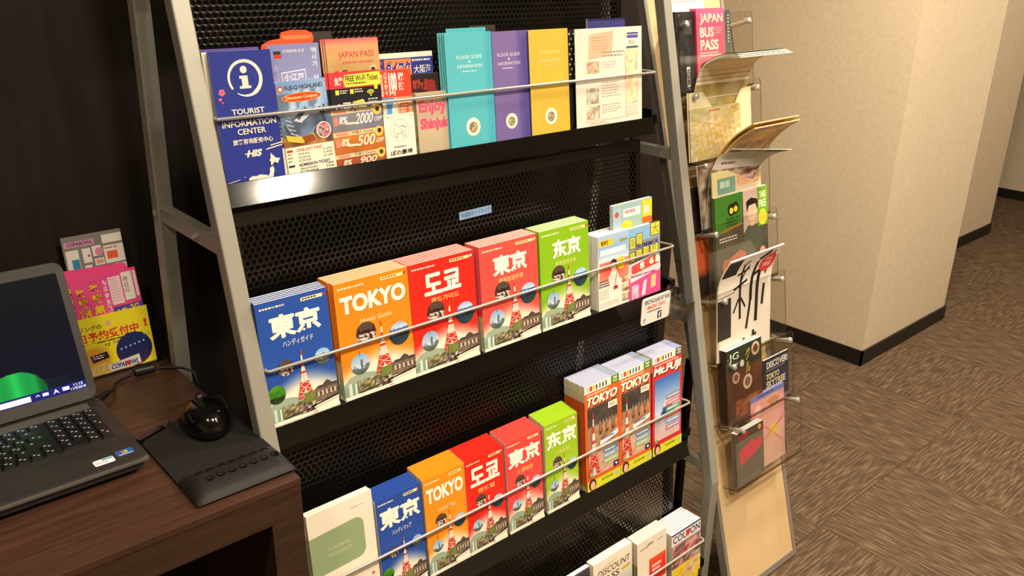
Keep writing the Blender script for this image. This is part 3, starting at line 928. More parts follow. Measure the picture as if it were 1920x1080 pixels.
def a_daikoku(A):
    A.rect(0, 0, 1, 1, '#ece4d4'); A.rect(0, .05, 1, .25, '#2c3a8f')
    A.text('薬', .01, .06, .14, .24, '#e84a3a', .04); A.rect(.17, .06, .62, .235, '#e8824a'); A.text('ダイコク', .185, .075, .605, .22, '#2c2f8a', .05, shadow=('#f3ece0', .006, .006))
    A.greek(.64, .07, .98, .10, 1, '#eee6da', 3, .9); A.text('大阪海', .66, .13, .96, .21, '#eee6da', .01); A.greek(.45, .28, .98, .33, 1, '#3a3c90', 6, .9)
    A.rect(0, .36, 1, 1, '#3a2c28')
shelf_item('leaflet', 'leaflet', 'white drugstore leaflet with blue and orange heading behind the turquoise guides', 1, .874, .124, .1745, .0012, a_daikoku, back=.020)
def a_kanji(A):
    A.rect(0, 0, 1, 1, '#2a1f1c'); A.text('歌舞', .06, .06, .60, .33, '#a03430', .03); A.text('舞', .40, .08, .66, .36, '#8a2c2a', .02); A.grid(0, .36, 1, 1, 6, 8, photo(['#4a3a34', '#7a6458', '#33262a'], 4, 2))
shelf_item('leaflet', 'leaflet', 'dark leaflet with red characters just above the pink Enjoy lettering', 1, .921, .086, .1370, .0012, a_kanji, back=.0130)
def a_100(A):
    A.rect(0, 0, 1, 1, '#e0432c'); A.rect(.02, .045, .14, .29, '#f3d8c8'); A.text('驚', .03, .06, .13, .27, '#d8402c', .0)
    A.vtext('バラエティ', .18, .02, .28, .28, '#f8eee0', .02, .05); A.text('100', .32, .03, .56, .24, '#fbf6ea', .05); A.text('円', .32, .24, .50, .29, '#fbf6ea', .02)
    A.vtext('税抜', .60, .03, .78, .24, '#f8eee0', .02)
    A.grid(0, .31, 1, .72, 10, 8, lambda u, v: h2('#4f9ad8') if u < .5 else mix(h2('#c8683c'), h2('#e8d8c4'), vn(u * 8, v * 8)))
    A.ell(.10, .44, .10, '#e6cdb4', .10); A.ell(.44, .46, .09, '#e9dccb', .09); A.rect(.62, .38, .86, .52, '#d9622c'); A.greek(.64, .40, .84, .5, 3, '#f5e3cf', 4, .7)
shelf_item('leaflet', 'leaflet', 'red hundred yen leaflet with white lettering above a blue photo', 1, .8420, .068, .1490, .0010, a_100, back=.006, n=2, pitch=.002, stack='red hundred yen leaflets')
def a_bear(A):
    A.rect(0, 0, 1, 1, '#efe8d8'); A.ring(.50, .37, .30, .008, '#8a867c')
    for (a, b, c, d) in ((.30, .25, .40, .22), (.40, .22, .46, .30), (.46, .30, .58, .27), (.58, .27, .70, .33), (.35, .48, .42, .55), (.55, .40, .60, .55), (.65, .42, .68, .56), (.42, .45, .55, .43), (.30, .30, .28, .42)):
        A.line(a, b, c, d, .0006, '#4a4a48')
    A.ring(.36, .48, .06, .006, '#5a5a56'); A.ring(.62, .34, .08, .006, '#5a5a56'); A.greek(.1, .06, .22, .08, 1, '#4a4a48', 2, .8); A.greek(.86, .06, .94, .08, 1, '#4a4a48', 3, .8)
    A.greek(.26, .73, .76, .765, 1, '#5a5852', 5, .8); A.text('ぽの農場', .14, .81, .86, .93, '#2a2a28', .015)
shelf_item('leaflet', 'leaflet', 'small cream leaflet with a line drawing in a circle', 1, .8400, .063, .0760, .0010, a_bear, back=-.001, n=2, pitch=.0015, stack='cream line drawing leaflets')
def a_enjoy(A):
    A.grid(0, 0, 1, 1, 4, 10, vstops((0, '#b5a48a'), (.5, '#c2b296'), (1, '#b7a78c')))
    A.text('Enjoy', .13, .12, .88, .39, '#ee5a78', .05); A.text('Shinjuku', .14, .42, 1.0, .66, '#ee5a78', .06); A.grid(0, 0, .07, 1, 1, 10, photo(['#6a5a40', '#3c4a34', '#8a7a5a'], 9, 3)); 
shelf_item('leaflet', 'leaflet', 'beige leaflet with big pink Enjoy lettering beside the turquoise guides', 1, .9165, .0830, .1060, .0012, a_enjoy, back=.0030, n=3, pitch=.0014, stack='beige Enjoy leaflets')
def a_floor(c, dark, ink, uc, tw, seed, fold):
    def f(A):
        A.grid(0, 0, 1, 1, 10, 12, lambda u, v: mix(h2(c), h2(dark), (.5 if u > fold else 0) + .18 * v))  # darker right of the fold: fold shading put into the colour
        A.text('FLOOR GUIDE', uc - tw, .195, uc + tw, .225, ink, .0); A.text('&', uc - .03, .235, uc + .03, .26, ink, 0); A.text('INFORMATION', uc - tw, .275, uc + tw, .305, ink, 0)
        A.greek(uc - tw * .6, .328, uc + tw * .6, .342, 1, ink, seed, .9)
        A.ell(uc, .825, .155, '#efe6cf'); A.disc(uc, .83, .082, photo(['#8a7a5c', '#d9c9a0', '#5d5240', '#c79a8a'], 5, seed)); A.ring(uc, .83, .085, .012, '#6f644c')
    return f
shelf_item('floor_guide', 'leaflet', 'turquoise shop floor guide leaflet', 1, 1.0035, .108, .2045, .0012, a_floor('#58b8c4', '#3f9fb8', '#d8eef0', .50, .27, 3, .86), back=-.001,
           n=4, pitch=.0032, dx=-.0025, jit=0, edge='#7cc8d0', stack='turquoise floor guides')
shelf_item('floor_guide', 'leaflet', 'taller turquoise leaflet peeping above the floor guides', 1, 1.016, .092, .2105, .0012, a_plain('#4fb3bd'), back=.0190)
shelf_item('leaflet', 'leaflet', 'dark card behind the purple floor guide, its top edge showing', 1, 1.062, .060, .2130, .0012, a_plain('#3a322c'), back=.026)
shelf_item('floor_guide', 'leaflet', 'purple shop floor guide leaflet', 1, 1.1110, .096, .2025, .0012, a_floor('#7a68a0', '#4a4290', '#d8d0e4', .42, .29, 5, .64), back=.0040,
           n=2, pitch=.0034, dx=-.002, jit=0, edge='#8f80b4', stack='purple floor guides')
shelf_item('floor_guide', 'leaflet', 'mustard yellow shop floor guide leaflet', 1, 1.2045, .106, .2020, .0012, a_floor('#d0b144', '#c4a236', '#e6d68e', .50, .27, 7, .90), back=-.001,
           n=3, pitch=.0036, dx=.0030, jit=0, edge='#cfd0bc', stack='mustard floor guides')
def a_dots(A):
    A.rect(0, 0, 1, 1, '#1d1d1c')
    for i in range(4):
        for j in range(9): A.ell(.15 + i * .22 + (.1 if j % 2 else 0), .04 + j * .05, .04, '#d8d4c8', n=8)
shelf_item('leaflet', 'leaflet', 'black leaflet with white dots behind the white flyer', 1, 1.2900, .052, .1980, .0010, a_dots, back=.0090)
def a_flyer(A):
    A.rect(0, 0, 1, 1, '#e2d8ca'); A.poly([(0, .35), (.02, .10), (.08, .0), (.22, .02), (.10, .16), (.06, .36)], '#ddd3c8')
    A.poly([(.20, .06), (.56, .03), (.53, .28), (.18, .31)], '#f0b296'); A.greek(.24, .09, .5, .26, 6, '#d07a62', 5, .35)
    A.grid(.16, .33, .34, .45, 6, 5, photo(['#b44a3c', '#e3c0a4', '#7a7a54'], 4, 2)); A.greek(.39, .24, .75, .31, 2, '#8a8078', 4, .5); A.greek(.4, .34, .62, .42, 3, '#b09a90', 7, .5)
    A.grid(.15, .60, .33, .76, 7, 6, photo(['#8a8278', '#d9d2c6', '#5d5650'], 5, 4)); A.greek(.38, .55, .68, .72, 6, '#a8988e', 9, .4)
    A.grid(.15, .78, .34, .92, 7, 6, photo(['#c8503c', '#ece2d4', '#7f9468', '#d9a49a'], 6, 6)); A.greek(.38, .78, .70, .88, 4, '#a8988e', 12, .4)
    A.rect(.77, .06, .94, .075, '#3a3c8a'); A.rect(.77, .085, .94, .115, '#5458a0'); A.greek(.80, .14, .92, .18, 2, '#8a8a94', 2, .6); A.rect(.76, .20, .94, .22, '#4a5a6a')
    A.grid(.74, .24, .93, .80, 6, 14, photo(['#ead09a', '#f0e2bd', '#e6bfa0', '#d9a088'], 6, 8)); A.rect(.74, .82, .93, .92, '#f0c9bb')
    A.rect(.12, .935, .80, .94, '#e4a8a0'); A.greek(.2, .955, .5, .985, 2, '#c8908a', 6, .5)
shelf_item('flyer', 'flyer', 'wide white flyer with an orange note taped near its top', 1, 1.3800, .205, .1990, .0014, a_flyer, back=-.001, n=2, pitch=.003, dx=.003, stack='white flyers')
shelf_item('booklet', 'booklet', 'dark blue and white booklet rising behind the white flyer', 1, 1.3950, .116, .2160, .004, a_plain('#3a3a78', '#23234a'), back=.020, spine=[(0, 1, '#e9e4d8')])

# ================================================================== ROW 2 : guide booklets
GUIDES = [
    ('blue', '#2650a8', '#1b2f74', '東京', 'ハンディガイド', 'blue', '#f3ecd8', .574, .1250, 'blue', [(0, .72, '#2450a6'), (.72, 1, '#dfe2e4')], 5, .0064),
    ('orange', '#f08a1c', '#b4561a', 'TOKYO', 'Handy Guide', 'o', '#f3d9a4', .7220, .1470, 'orange', [(0, .66, '#e8821c'), (.66, .80, '#c8bc9a'), (.8, 1, '#9fae96')], 7, .0064),
    ('red', '#e8281c', '#a01810', '도쿄', '핸드가이드', 'r', '#f3d27a', .8700, .1470, 'red', [(0, .66, '#dc2a2c'), (.66, .80, '#c8bc9a'), (.8, 1, '#9fae96')], 7, .0064),
    ('pink', '#ef5148', '#b0433c', '東京', '携帯旅遊手冊', 'p', '#f3c87a', 1.0300, .1470, 'coral pink', [(0, .66, '#e25a66'), (.66, .80, '#c8bc9a'), (.8, 1, '#9fae96')], 6, .0064),
    ('green', '#86b81e', '#6a8c20', '东京', '携帯旅游手册', 'g', '#e0dc7a', 1.1800, .1400, 'lime green', [(0, .66, '#86b424'), (.66, .80, '#c8bc9a'), (.8, 1, '#9fae96')], 6, .0064)]
for key, base, dark, title, sub, kind, sc, xc, w, word, spine, n, pit in GUIDES:
    tb = {'blue': (.15, .86), 'orange': (.06, .95), 'red': (.22, .77), 'pink': (.22, .80), 'green': (.26, .82)}[key]
    shelf_item('guide_booklet', 'booklet', word + ' city guide booklet on the middle shelf', 2, xc, w, .2085, .0058,
               (lambda A, base=base, dark=dark, title=title, sub=sub, kind=kind, sc=sc, tb=tb: guide_art(A, base, dark, title, sub, kind, sc, tbox=tb)),
               spine=spine, n=n, pitch=pit, dx=(.0005 if key == 'blue' else -.0006), dz=.0002, jit=.0005, edge=base, stack=word + ' guide booklets on the middle shelf')
def a_lady(A):
    A.rect(0, 0, 1, 1, '#efe8de'); A.grid(0, 0, 1, .36, 6, 6, vstops((0, '#a9c4e2'), (.5, '#8fb2da'), (1, '#c9d9ea')))
    A.rect(.04, .06, .50, .145, '#f0c62e'); A.text('東京版', .10, .07, .34, .135, '#3a2c1c', .03); A.rect(.70, .10, .95, .14, '#8a9a5a')
    A.greek(.08, .19, .94, .29, 1, '#e9f0f6', 21, 1); A.greek(.08, .305, .7, .335, 1, '#e9f0f6', 3, .9)
    A.grid(.04, .36, 1, .62, 10, 7, lambda u, v: mix(h2('#e8432c'), h2('#f0a08a'), math.hypot(u - .45, v - .4) * 1.3))
    A.ell(.74, .42, .14, '#e9c22c', .085); A.greek(.66, .39, .82, .45, 2, '#5a3a1c', 4, .7)
    A.poly([(.32, .58), (.42, .50), (.58, .50), (.66, .58), (.72, .92), (.30, .92)], '#f2e4da'); A.ell(.49, .43, .095, '#f0cdb4', .072); A.poly([(.39, .43), (.41, .36), (.49, .34), (.58, .36), (.60, .43), (.56, .40), (.44, .39)], '#2c1d18'); A.rect(.46, .49, .53, .52, '#f0cdb4')
    A.rect(.48, .71, .62, .76, '#a83a2c'); A.line(.60, .52, .52, .72, .0015, '#6a4a3a')
    A.greek(.02, .60, .36, .70, 3, '#3a2c28', 7, .75); A.greek(.02, .73, .34, .86, 6, '#a8988e', 9, .4)
    for i in range(3): A.grid(.76, .60 + .13 * i, .99, .70 + .13 * i, 4, 3, photo(['#c88a4a', '#f0e2c8', '#8a4a2c', '#6a7a4a'], 3, i))
    A.greek(.02, .90, .70, .97, 3, '#c9bdb0', 11, .5)
shelf_item('magazine', 'magazine', 'thin white magazine with pale blue heading and a smiling woman', 2, 1.3265, .098, .1655, .0034, a_lady, n=9, pitch=.0042, dx=-.0005, jit=.0004,
           edge='#e9e6e0', stack='thin white magazines with pale blue heading')
def a_kado(A):
    A.rect(0, 0, 1, 1, '#e9e2d6'); A.rect(0, 0, 1, .20, '#86b4dc'); A.rect(.0, .2, 1, .5, '#8a8f90')
    for u0, v0, u1, v1, t in ((.05, .13, .20, .28, '東'), (.26, .10, .42, .25, '京'), (.70, .0, .98, .17, '大'), (.04, .34, .18, .46, '夏'), (.24, .32, .40, .44, '祭'), (.46, .30, .62, .42, '場'), (.68, .27, .92, .40, '夏')):
        A.rect(u0 - .015, v0 - .008, u1 + .015, v1 + .008, '#23261f'); A.rect(u0, v0, u1, v1, '#d9d34a'); A.text(t, u0 + .02, v0 + .015, u1 - .02, v1 - .015, '#8a8624', .0)
    A.text('SUMMER', .25, .235, .95, .305, '#23306a', .035, shadow=('#e9e2d6', .006, .005))
    A.poly([(.06, .50), (.96, .42), (.98, .60), (.14, .67), (.06, .64)], '#e8eaf0'); A.poly([(.08, .52), (.93, .44), (.95, .58), (.14, .645), (.08, .62)], '#e2504a'); A.text('8', .34, .50, .48, .60, '#f6efe6', .05); A.text('6', .64, .47, .78, .57, '#f6efe6', .05); A.rect(.84, .44, .94, .565, '#f0ece0')
    A.rect(0, .69, 1, 1, '#ee4f90'); A.poly([(.04, .69), (1, .60), (1, .66), (.04, .755)], '#f0e4ea'); A.greek(.06, .665, .9, .70, 1, '#b04a8a', 3, .9)
    A.poly([(.38, .98), (.46, .78), (.56, .76), (.50, .98)], '#f0d4dc'); A.poly([(.68, .92), (.70, .74), (.86, .72), (.84, .90)], '#d9bf8a'); A.grid(.08, .80, .30, 1, 3, 4, photo(['#f0a0c0', '#f6d0dc', '#e05a90'], 3, 2))
shelf_item('flyer', 'flyer', 'pink flyer with yellow character blocks, right end of middle shelf', 2, 1.4300, .108, .1640, .0014, a_kado, back=.0010, n=3, pitch=.0032, dx=.001, stack='pink and yellow flyers')
def a_qr(A):
    A.grid(0, 0, 1, 1, 8, 10, lambda u, v: mix(h2('#8db4d8'), h2('#a5bf9a'), vn(u * 4, v * 5, 2)))
    A.rect(.02, .04, .20, .98, '#a4bfd0'); A.ell(.10, .10, .05, '#c8504a')
    A.rect(.26, .06, .70, .145, '#e3e3e6'); A.greek(.30, .075, .55, .125, 1, '#c8505a', 31, .9); A.disc(.34, .26, .15, photo(['#f0c02c', '#f6dc4a', '#e09a1c'], 3, 2))
    A.rect(.74, .02, 1, .22, '#f0d02c'); A.rect(.79, .07, .93, .155, '#dcd8c8'); A.rect(.74, .19, 1, .25, '#e8662c')
shelf_item('leaflet', 'leaflet', 'pale blue leaflet with yellow corner rising behind the pink flyer', 2, 1.4050, .130, .2190, .0014, a_qr, back=.0130, n=3, pitch=.0030, dx=-.001, stack='pale blue leaflets with yellow corner')

# ================================================================== ROW 3 : folded maps and magazines
def a_kuru(A):
    A.rect(0, 0, 1, 1, '#ece4d2')
    A.text('鉄板', .66, .075, .72, .09, '#8a8478', .0); A.greek(.73, .078, .90, .09, 1, '#a8a294', 2, .9)
    pts = [(0, .19)]
    for a in range(0, 91, 15): pts.append((.70 + .13 * math.sin(R(a)), .17 + .07 * (1 - math.cos(R(a)))))
    for a in range(0, 91, 15): pts.append((.83 - .13 * (1 - math.cos(R(a))), .435 + .07 * math.sin(R(a))))
    pts += [(0, .52)]
    A.poly(pts, '#93a57c')
    A.text('KURUMAYA', .27, .315, .60, .345, '#c2cbae', .0); A.text('RESTAURANTE', .26, .365, .62, .395, '#c2cbae', .0)
    A.ell(.42, .735, .12, '#8f8fa4'); A.ell(.42, .735, .10, '#ece4d2')
    for k in range(12): A.line(.42, .735, .42 + .10 * math.cos(R(30 * k)), .735 + .10 * .55 * math.sin(R(30 * k)), .0012, '#8f8fa4')
    A.rect(.88, .68, .92, .70, '#c8503c'); A.ell(.90, .76, .02, '#8a4a2c')
shelf_item('booklet', 'booklet', 'cream restaurant booklet with a sage green panel', 3, .5870, .1240, .2300, .006, a_kuru, back=.000, spine=[(0, 1, '#e6dfce')], n=2, pitch=.008, stack='cream restaurant booklets')
MAPS = [
    ('#2a4ea4', '#1b2f74', '東京', 'ハンディマップ', 'blue', '#f3ecd8', .7010, 'blue', 7),
    ('#f0921c', '#b4561a', 'TOKYO', 'Handy Map', 'o', '#f3d9a4', .8015, 'orange', 9),
    ('#e8281c', '#a01810', '도쿄', '핸드맵', 'r', '#f3d27a', .8970, 'red', 9),
    ('#ec4a44', '#b0433c', '東京', '便携地図', 'p', '#f3c87a', .9985, 'coral pink', 9),
    ('#9cc424', '#6a8c20', '东京', '便携地图', 'g', '#e0dc7a', 1.1030, 'lime green', 9)]
def map_pages(word, base):
    k = 'pages ' + word
    if k not in M: M[k] = mat('inside_sheets_' + word.replace(' ', '_'), base, 0.7, spec=0.2)
    return k
for base, dark, title, sub, kind, sc, xc, word, n in MAPS:
    tb = (.06, .95) if title != '도쿄' else (.13, .88)
    shelf_item('folded_map', 'map', word + ' folded city map on the third shelf', 3, xc, .0945, .2015, .0040,
               (lambda A, base=base, dark=dark, title=title, sub=sub, kind=kind, sc=sc, tb=tb: guide_art(A, base, dark, title, sub, kind, sc, True, tbox=tb)),
               n=n, pitch=.0050, dz=.0011, dx=-.0003, jit=.0004, edge=base, spine=[(0, .7, '#d9d6c6'), (.7, 1, '#b9bfae')], pages=map_pages(word, base), stack=word + ' folded maps on the third shelf')
for xc, base, title, kind, lab, sp, n, sd in ((1.2270, '#e8642c', 'TOKYO', 'tokyo', 'orange tower magazine directly right of the lime green maps', '#d8642c', 10, 2),
                                      (1.3345, '#ea6a2c', 'TOKYO', 'tokyo', 'orange tower magazine directly left of the red mountain magazine', '#d8642c', 9, 5),
                                      (1.4470, '#d8323c', 'Mt.FUJI', 'fuji', 'red free magazine with snowy mountain', '#b8323c', 8, 8)):
    shelf_item('magazine', 'magazine', lab, 3, xc, .1060, .2480, .0050, (lambda A, base=base, title=title, kind=kind, sd=sd: magazine_art(A, base, title, kind, sd)),
               spine=[(0, .15, '#d9d2be'), (.15, .95, sp), (.95, 1, '#c9c4a4')], n=n, pitch=.0058, dx=-.0004, dz=.0002, jit=.0005, pages='bluepaper', edge='#8f9ac4', stack=lab + ' stack')

# ================================================================== ROW 4
def a_disc(A):
    A.grid(0, 0, 1, 1, 4, 10, vstops((0, '#f1e8d4'), (.25, '#eadfc6'), (.4, '#bcc4c0'), (1, '#b5bdb8')))
    A.text('DISCOUNT', .12, .115, .94, .19, '#4a3a24', .01, shear=.02); A.text('PASS', .18, .215, .66, .29, '#4a3a24', .01); A.poly([(.70, .235), (.96, .22), (.94, .25), (.74, .265)], '#d0a83c'); A.line(.2, .105, .6, .075, .001, '#a8783c')
shelf_item('leaflet', 'leaflet', 'cream discount pass leaflet on the bottom shelf', 4, 1.2010, .126, .2120, .003, a_disc, n=6, pitch=.0034, edge='#efe8da', stack='cream discount pass leaflets')
def a_red4(A):
    A.rect(0, 0, 1, 1, '#e9e0cc'); A.greek(.1, .10, .40, .13, 1, '#6a6254', 3, .8); A.greek(.34, .075, .62, .115, 1, '#4a4436', 22, .9); A.greek(.68, .09, .9, .11, 1, '#6a6254', 4, .8)
    A.grid(.40, .30, .98, .64, 4, 6, vstops((0, '#e8622c'), (.3, '#e2301f'), (1, '#d82a1c'))); A.greek(.5, .40, .88, .52, 2, '#f3d8cc', 5, .8)
shelf_item('leaflet', 'leaflet', 'off-white leaflet with a red square on the bottom shelf', 4, 1.3340, .104, .1950, .003, a_red4, n=8, pitch=.0040, dz=.0004, edge='#ddd3c2', spine=[(0, .3, '#d8d2c0'), (.3, .5, '#8a8a5a'), (.5, 1, '#4a4440')], stack='off-white leaflets with red square')
def a_coup(A):
    A.rect(0, 0, 1, 1, '#e6dfd4'); A.rect(0, .0, 1, .03, '#3a3f70'); A.text('COUPON', .05, .05, .97, .17, '#3c4480', .02); A.ell(.56, .11, .07, '#d8402c'); A.rect(0, .205, 1, .215, '#3a3f70')
    A.grid(0, .22, 1, .60, 12, 10, photo(['#8a5a54', '#d9c2b4', '#b0343c', '#5a4a48', '#e3d4cc'], 6, 3)); A.grid(0, .60, 1, 1, 12, 10, photo(['#e8c81c', '#f0dc2c', '#d8b41c', '#e6e0c8', '#b0483c'], 5, 6))
shelf_item('magazine', 'magazine', 'thick coupon magazine with yellow foot on the bottom shelf', 4, 1.4620, .112, .1600, .0070, a_coup, n=8, pitch=.0076, edge='#d9d4ca', spine=[(0, .5, '#cfcac0'), (.5, 1, '#b0a89c')], stack='coupon magazines')
shelf_item('booklet', 'booklet', 'dark grey booklet left of the cream discount pass', 4, 1.0760, .110, .2130, .012, a_plain('#3f3d4a', '#55535f'), edge='#55535f', back=.004, spine=[(0, 1, '#4a4856')])

# ================================================================== CLIP-ON SIGN at the right end of the middle shelf
def clip_sign():
    o = thing('clip_on_sign', 'small white sign held by a clear plastic clip below the pink flyer', 'sign', (1.412, 1.0990, .800))
    W, H = .098, .064
    mb = MB()
    prof = []
    for cx, cz, a0 in ((W / 2 - .008, H - .008, 0), (-W / 2 + .008, H - .008, 90), (-W / 2 + .008, .008, 180), (W / 2 - .008, .008, 270)):
        for k in range(5):
            a = R(a0 + 22.5 * k); prof.append((cx + .008 * math.cos(a), cz + .008 * math.sin(a)))
    n = len(prof)
    vs = [(x, 0, z + .0) for x, z in prof] + [(x, .0012, z) for x, z in prof]
    mb.add(vs, [tuple(range(n)), tuple(range(2 * n - 1, n - 1, -1))] + [((i + 1) % n, i, n + i, n + (i + 1) % n) for i in range(n)], M['print'], lin('#ebe6de'))
    A = Art(mb, W, H)
    A.text('SPECTACULAR HIT FUN!', .09, .10, .96, .26, '#2c2a56', .03); A.text('AMAZING TOKYO', .18, .32, .82, .46, '#d84a2c', .03); A.greek(.20, .52, .78, .60, 1, '#5a5a6a', 30, .9)
    A.rect(.57, .64, .71, .92, '#1f2a52'); A.text('f', .61, .68, .68, .92, '#f2efe8', .04); A.ell(.12, .80, .035, '#8a9a7a'); A.rect(.08, .88, .15, .91, '#8a8a8a')
    card = mb.build('sign_card', o)
    c = MB()
    for z in (-.006, .030):
        c.tube([(.052, -.004, z), (.052, -.004, z + .040)], .0065, M['clear'], 10)
    c.box(.046, .058, -.009, .008, -.008, .072, M['clear'])
    c.tube([(.050, .008, -.008), (.050, .008, .072)], .0035, M['clearedge'], 8)
    c.build('clip_jaw', o)
    a = MB()
    a.tube([(.060, .004, .036), (.088, .012, .030), (.118, .022, .022)], [.010, .012, .010], M['clear'], 10)
    a.tube([(.060, -.004, .045), (.080, .004, .040), (.100, .010, .034)], .003, M['clearedge'], 8)
    a.build('clip_arm', o)
    g = MB(); g.box(.090, .148, .004, .034, -.014, .010, M['clear']); g.box(.090, .148, .003, .004, -.014, .010, M['clearedge']); g.build('clamp', o)
clip_sign()

# ================================================================== DISPLAY BOARD with acrylic pockets
BT = R(16.3)
BX0, BX1, BY0 = 1.6125, 1.9215, .934
board = thing('display_board', 'leaning pale wood board carrying clear brochure pockets', 'display board', ((BX0 + BX1) / 2, BY0, 0), (-BT, 0, 0))
BH = 1.86
hw = (BX1 - BX0) / 2
mb = MB(); mb.box(-hw + .010, hw - .010, .001, .019, .012, BH - .01, M['ply']); mb.build('board_panel', board)
for nm, b in (('edge_trim', (-hw, -hw + .012, -.0015, .021, .006, BH)), ('edge_trim', (hw - .012, hw, -.0015, .021, .006, BH)), ('edge_trim', (-hw + .012, hw - .012, -.0015, .021, .006, .024)), ('edge_trim', (-hw + .012, hw - .012, -.0015, .021, BH - .012, BH))):
    mb = MB(); mb.box(*b, M['trim']); mb.build(nm, board, bevel=.001)
for sx in (-hw + .012, hw - .012):
    mb = MB(); mb.bar((sx, .026, .66), (sx, .1885, .084), .020, .014, M['black']); mb.build('rear_leg', board)
PITCH = .165
PBOT = [1.302 - PITCH * i for i in range(7)]
def board_pt(xw, s, off):
    """world point: x, distance s up the board, off in front of it"""
    return Vector((xw, BY0 + s * math.sin(BT) - off * math.cos(BT), s * math.cos(BT) + off * math.sin(BT)))
PX0, PX1 = 1.640 - (BX0 + BX1) / 2, 1.936 - (BX0 + BX1) / 2
for i, sb in enumerate(PBOT):
    h = .178
    fo = .046
    fz = lambda z: fo + (z - sb) * .128
    mb = MB()
    x0, x1 = PX0, PX1
    # front sheet with rounded upper corners, floor strip
    r = .012
    prof = [(x0, sb), (x1, sb)]
    for cx, a0 in ((x1 - r, 0), (x0 + r, 90)):
        for k in range(5):
            a = R(a0 + 22.5 * k); prof.append((cx + r * math.cos(a), sb + h - r + r * math.sin(a)))
    n = len(prof)
    vs = [(x, -fz(z) - .0028, z) for x, z in prof] + [(x, -fz(z), z) for x, z in prof]
    mb.add(vs, [tuple(range(n)), tuple(range(2 * n - 1, n - 1, -1))], M['clear'])
    mb.add(vs, [((k + 1) % n, k, n + k, n + (k + 1) % n) for k in range(n)], M['clearedge'])
    hold = mb.build('brochure_pocket', board)
    f = MB(); f.box(x0, x1, -fo, -.004, sb, sb + .003, M['clear']); f.box(x0, x0 + .0012, -fo, -.004, sb + .0002, sb + .003, M['clearedge']); f.box(x0, x1, -fo - .003, -fo + .001, sb - .002, sb + .0032, M['clearedge']); f.build('pocket_floor', hold)
    b = MB(); b.box(x0, x1, -.0045, -.0020, sb, sb + h - .01, M['clear']); b.box(x1 - .002, x1, -.0045, -.0020, sb, sb + h - .01, M['clearedge']); b.build('back_sheet', hold)
    for xx in (x0 + .026, x1 - .020):
        p = MB(); zz = sb + .155
        p.tube([(xx, -.0045, zz), (xx, -fz(zz), zz)], .0052, M['steel'], 12)
        p.tube([(xx, -fz(zz) - .0028, zz), (xx, -fz(zz) - .0085, zz), (xx, -fz(zz) - .0105, zz)], [.0075, .0075, .0045], M['steel'], 14)
        p.build('standoff', hold)

def pocket_item(name, cat, label, i, xc, off, w, h, th, art, spine=None, tilt=11, n=1, pitch=None, dx=0, ds=.004, pages='paper', edge='#e6e0d4', roll=0, stack=None, dz=0):
    p = board_pt(xc, PBOT[i] + ds, off)
    rot = (-R(tilt), roll, 0)
    root = thing(name, label + (', frontmost copy' if n > 1 else ''), cat, p, rot, stack)
    booklet_parts(root, w, h, th, art, spine, pages, edge)
    for k in range(1, n):
        dup(root, (p.x + dx * k, p.y + (pitch or th + .0006) * k, p.z + dz * k), rot, '%s, %s copy from front' % (label, ORD[k]), stack)
    return root
def a_paper(A):
    A.rect(0, 0, 1, 1, '#efe6dc'); A.grid(0, .0, .22, 1, 5, 14, photo(['#c9a06a', '#e8dccb', '#8a5a3c', '#d9b88a'], 3, 4)); A.rect(.24, .93, .97, .96, '#4a3f3c'); A.greek(.26, .70, .9, .88, 5, '#a89a90', 4, .5)
pocket_item('leaflet', 'leaflet', 'white leaflet with food photos at the top of the board', 0, 1.7450, .010, .160, .300, .0010, a_paper, ds=.175, tilt=15.6)
def a_bus(A):
    A.grid(0, 0, 1, 1, 6, 10, vstops((0, '#ec5a84'), (.5, '#ee6276'), (1, '#e85a6a')))
    A.text('JAPAN', .12, .06, .93, .20, '#f6ead8', .03); A.text('BUS', .12, .225, .60, .35, '#f6ead8', .03); A.text('PASS', .12, .38, .76, .51, '#f6ead8', .03); A.greek(.63, .23, .92, .32, 3, '#f3b8b0', 4, .6); A.greek(.1, .535, .95, .60, 2, '#f6d2c4', 6, .7)
    A.ell(.34, .72, .24, '#2a2024', .07); A.ell(.34, .78, .15, '#e6c4b0', .06); A.rect(.1, .70, .5, .73, '#2a2024')
pocket_item('booklet', 'booklet', 'bright pink bus pass booklet with white lettering', 0, 1.7720, .0415, .112, .1870, .004, a_bus, spine=[(0, 1, '#e0406e')], n=4, pitch=.0048, tilt=9, stack='pink bus pass booklets', edge='#e0507a')
def a_ins(A):
    A.grid(0, 0, 1, 1, 6, 16, photo(['#1d1b1c', '#2c2a2b', '#3a3736'], 5, 3)); A.rect(.42, .10, .86, .28, '#4a4846'); A.ell(.62, .60, .16, '#4f4c4a'); A.vtext('INSOMNIA', .52, .68, .70, .98, '#cfccc4', .0)
    A.ring(.3, .52, .07, .02, '#6a6866'); A.line(.55, .36, .7, .5, .001, '#7a7876')
pocket_item('booklet', 'booklet', 'black guide booklet left of the pink bus pass', 0, 1.6780, .037, .072, .1830, .010, a_ins, tilt=9, spine=[(0, 1, '#1a1819')])
def a_teal(A):
    A.grid(0, 0, 1, 1, 4, 10, vstops((0, '#3f4f50'), (.4, '#56645e'), (1, '#7a8478'))); A.greek(.88, .06, .96, .44, 9, '#d9dcd2', 26, .6)
pocket_item('booklet', 'booklet', 'grey-green booklet peeping out right of the pink bus pass', 0, 1.8220, .030, .090, .1850, .004, a_teal, tilt=9, spine=[(0, 1, '#3f4a48')])
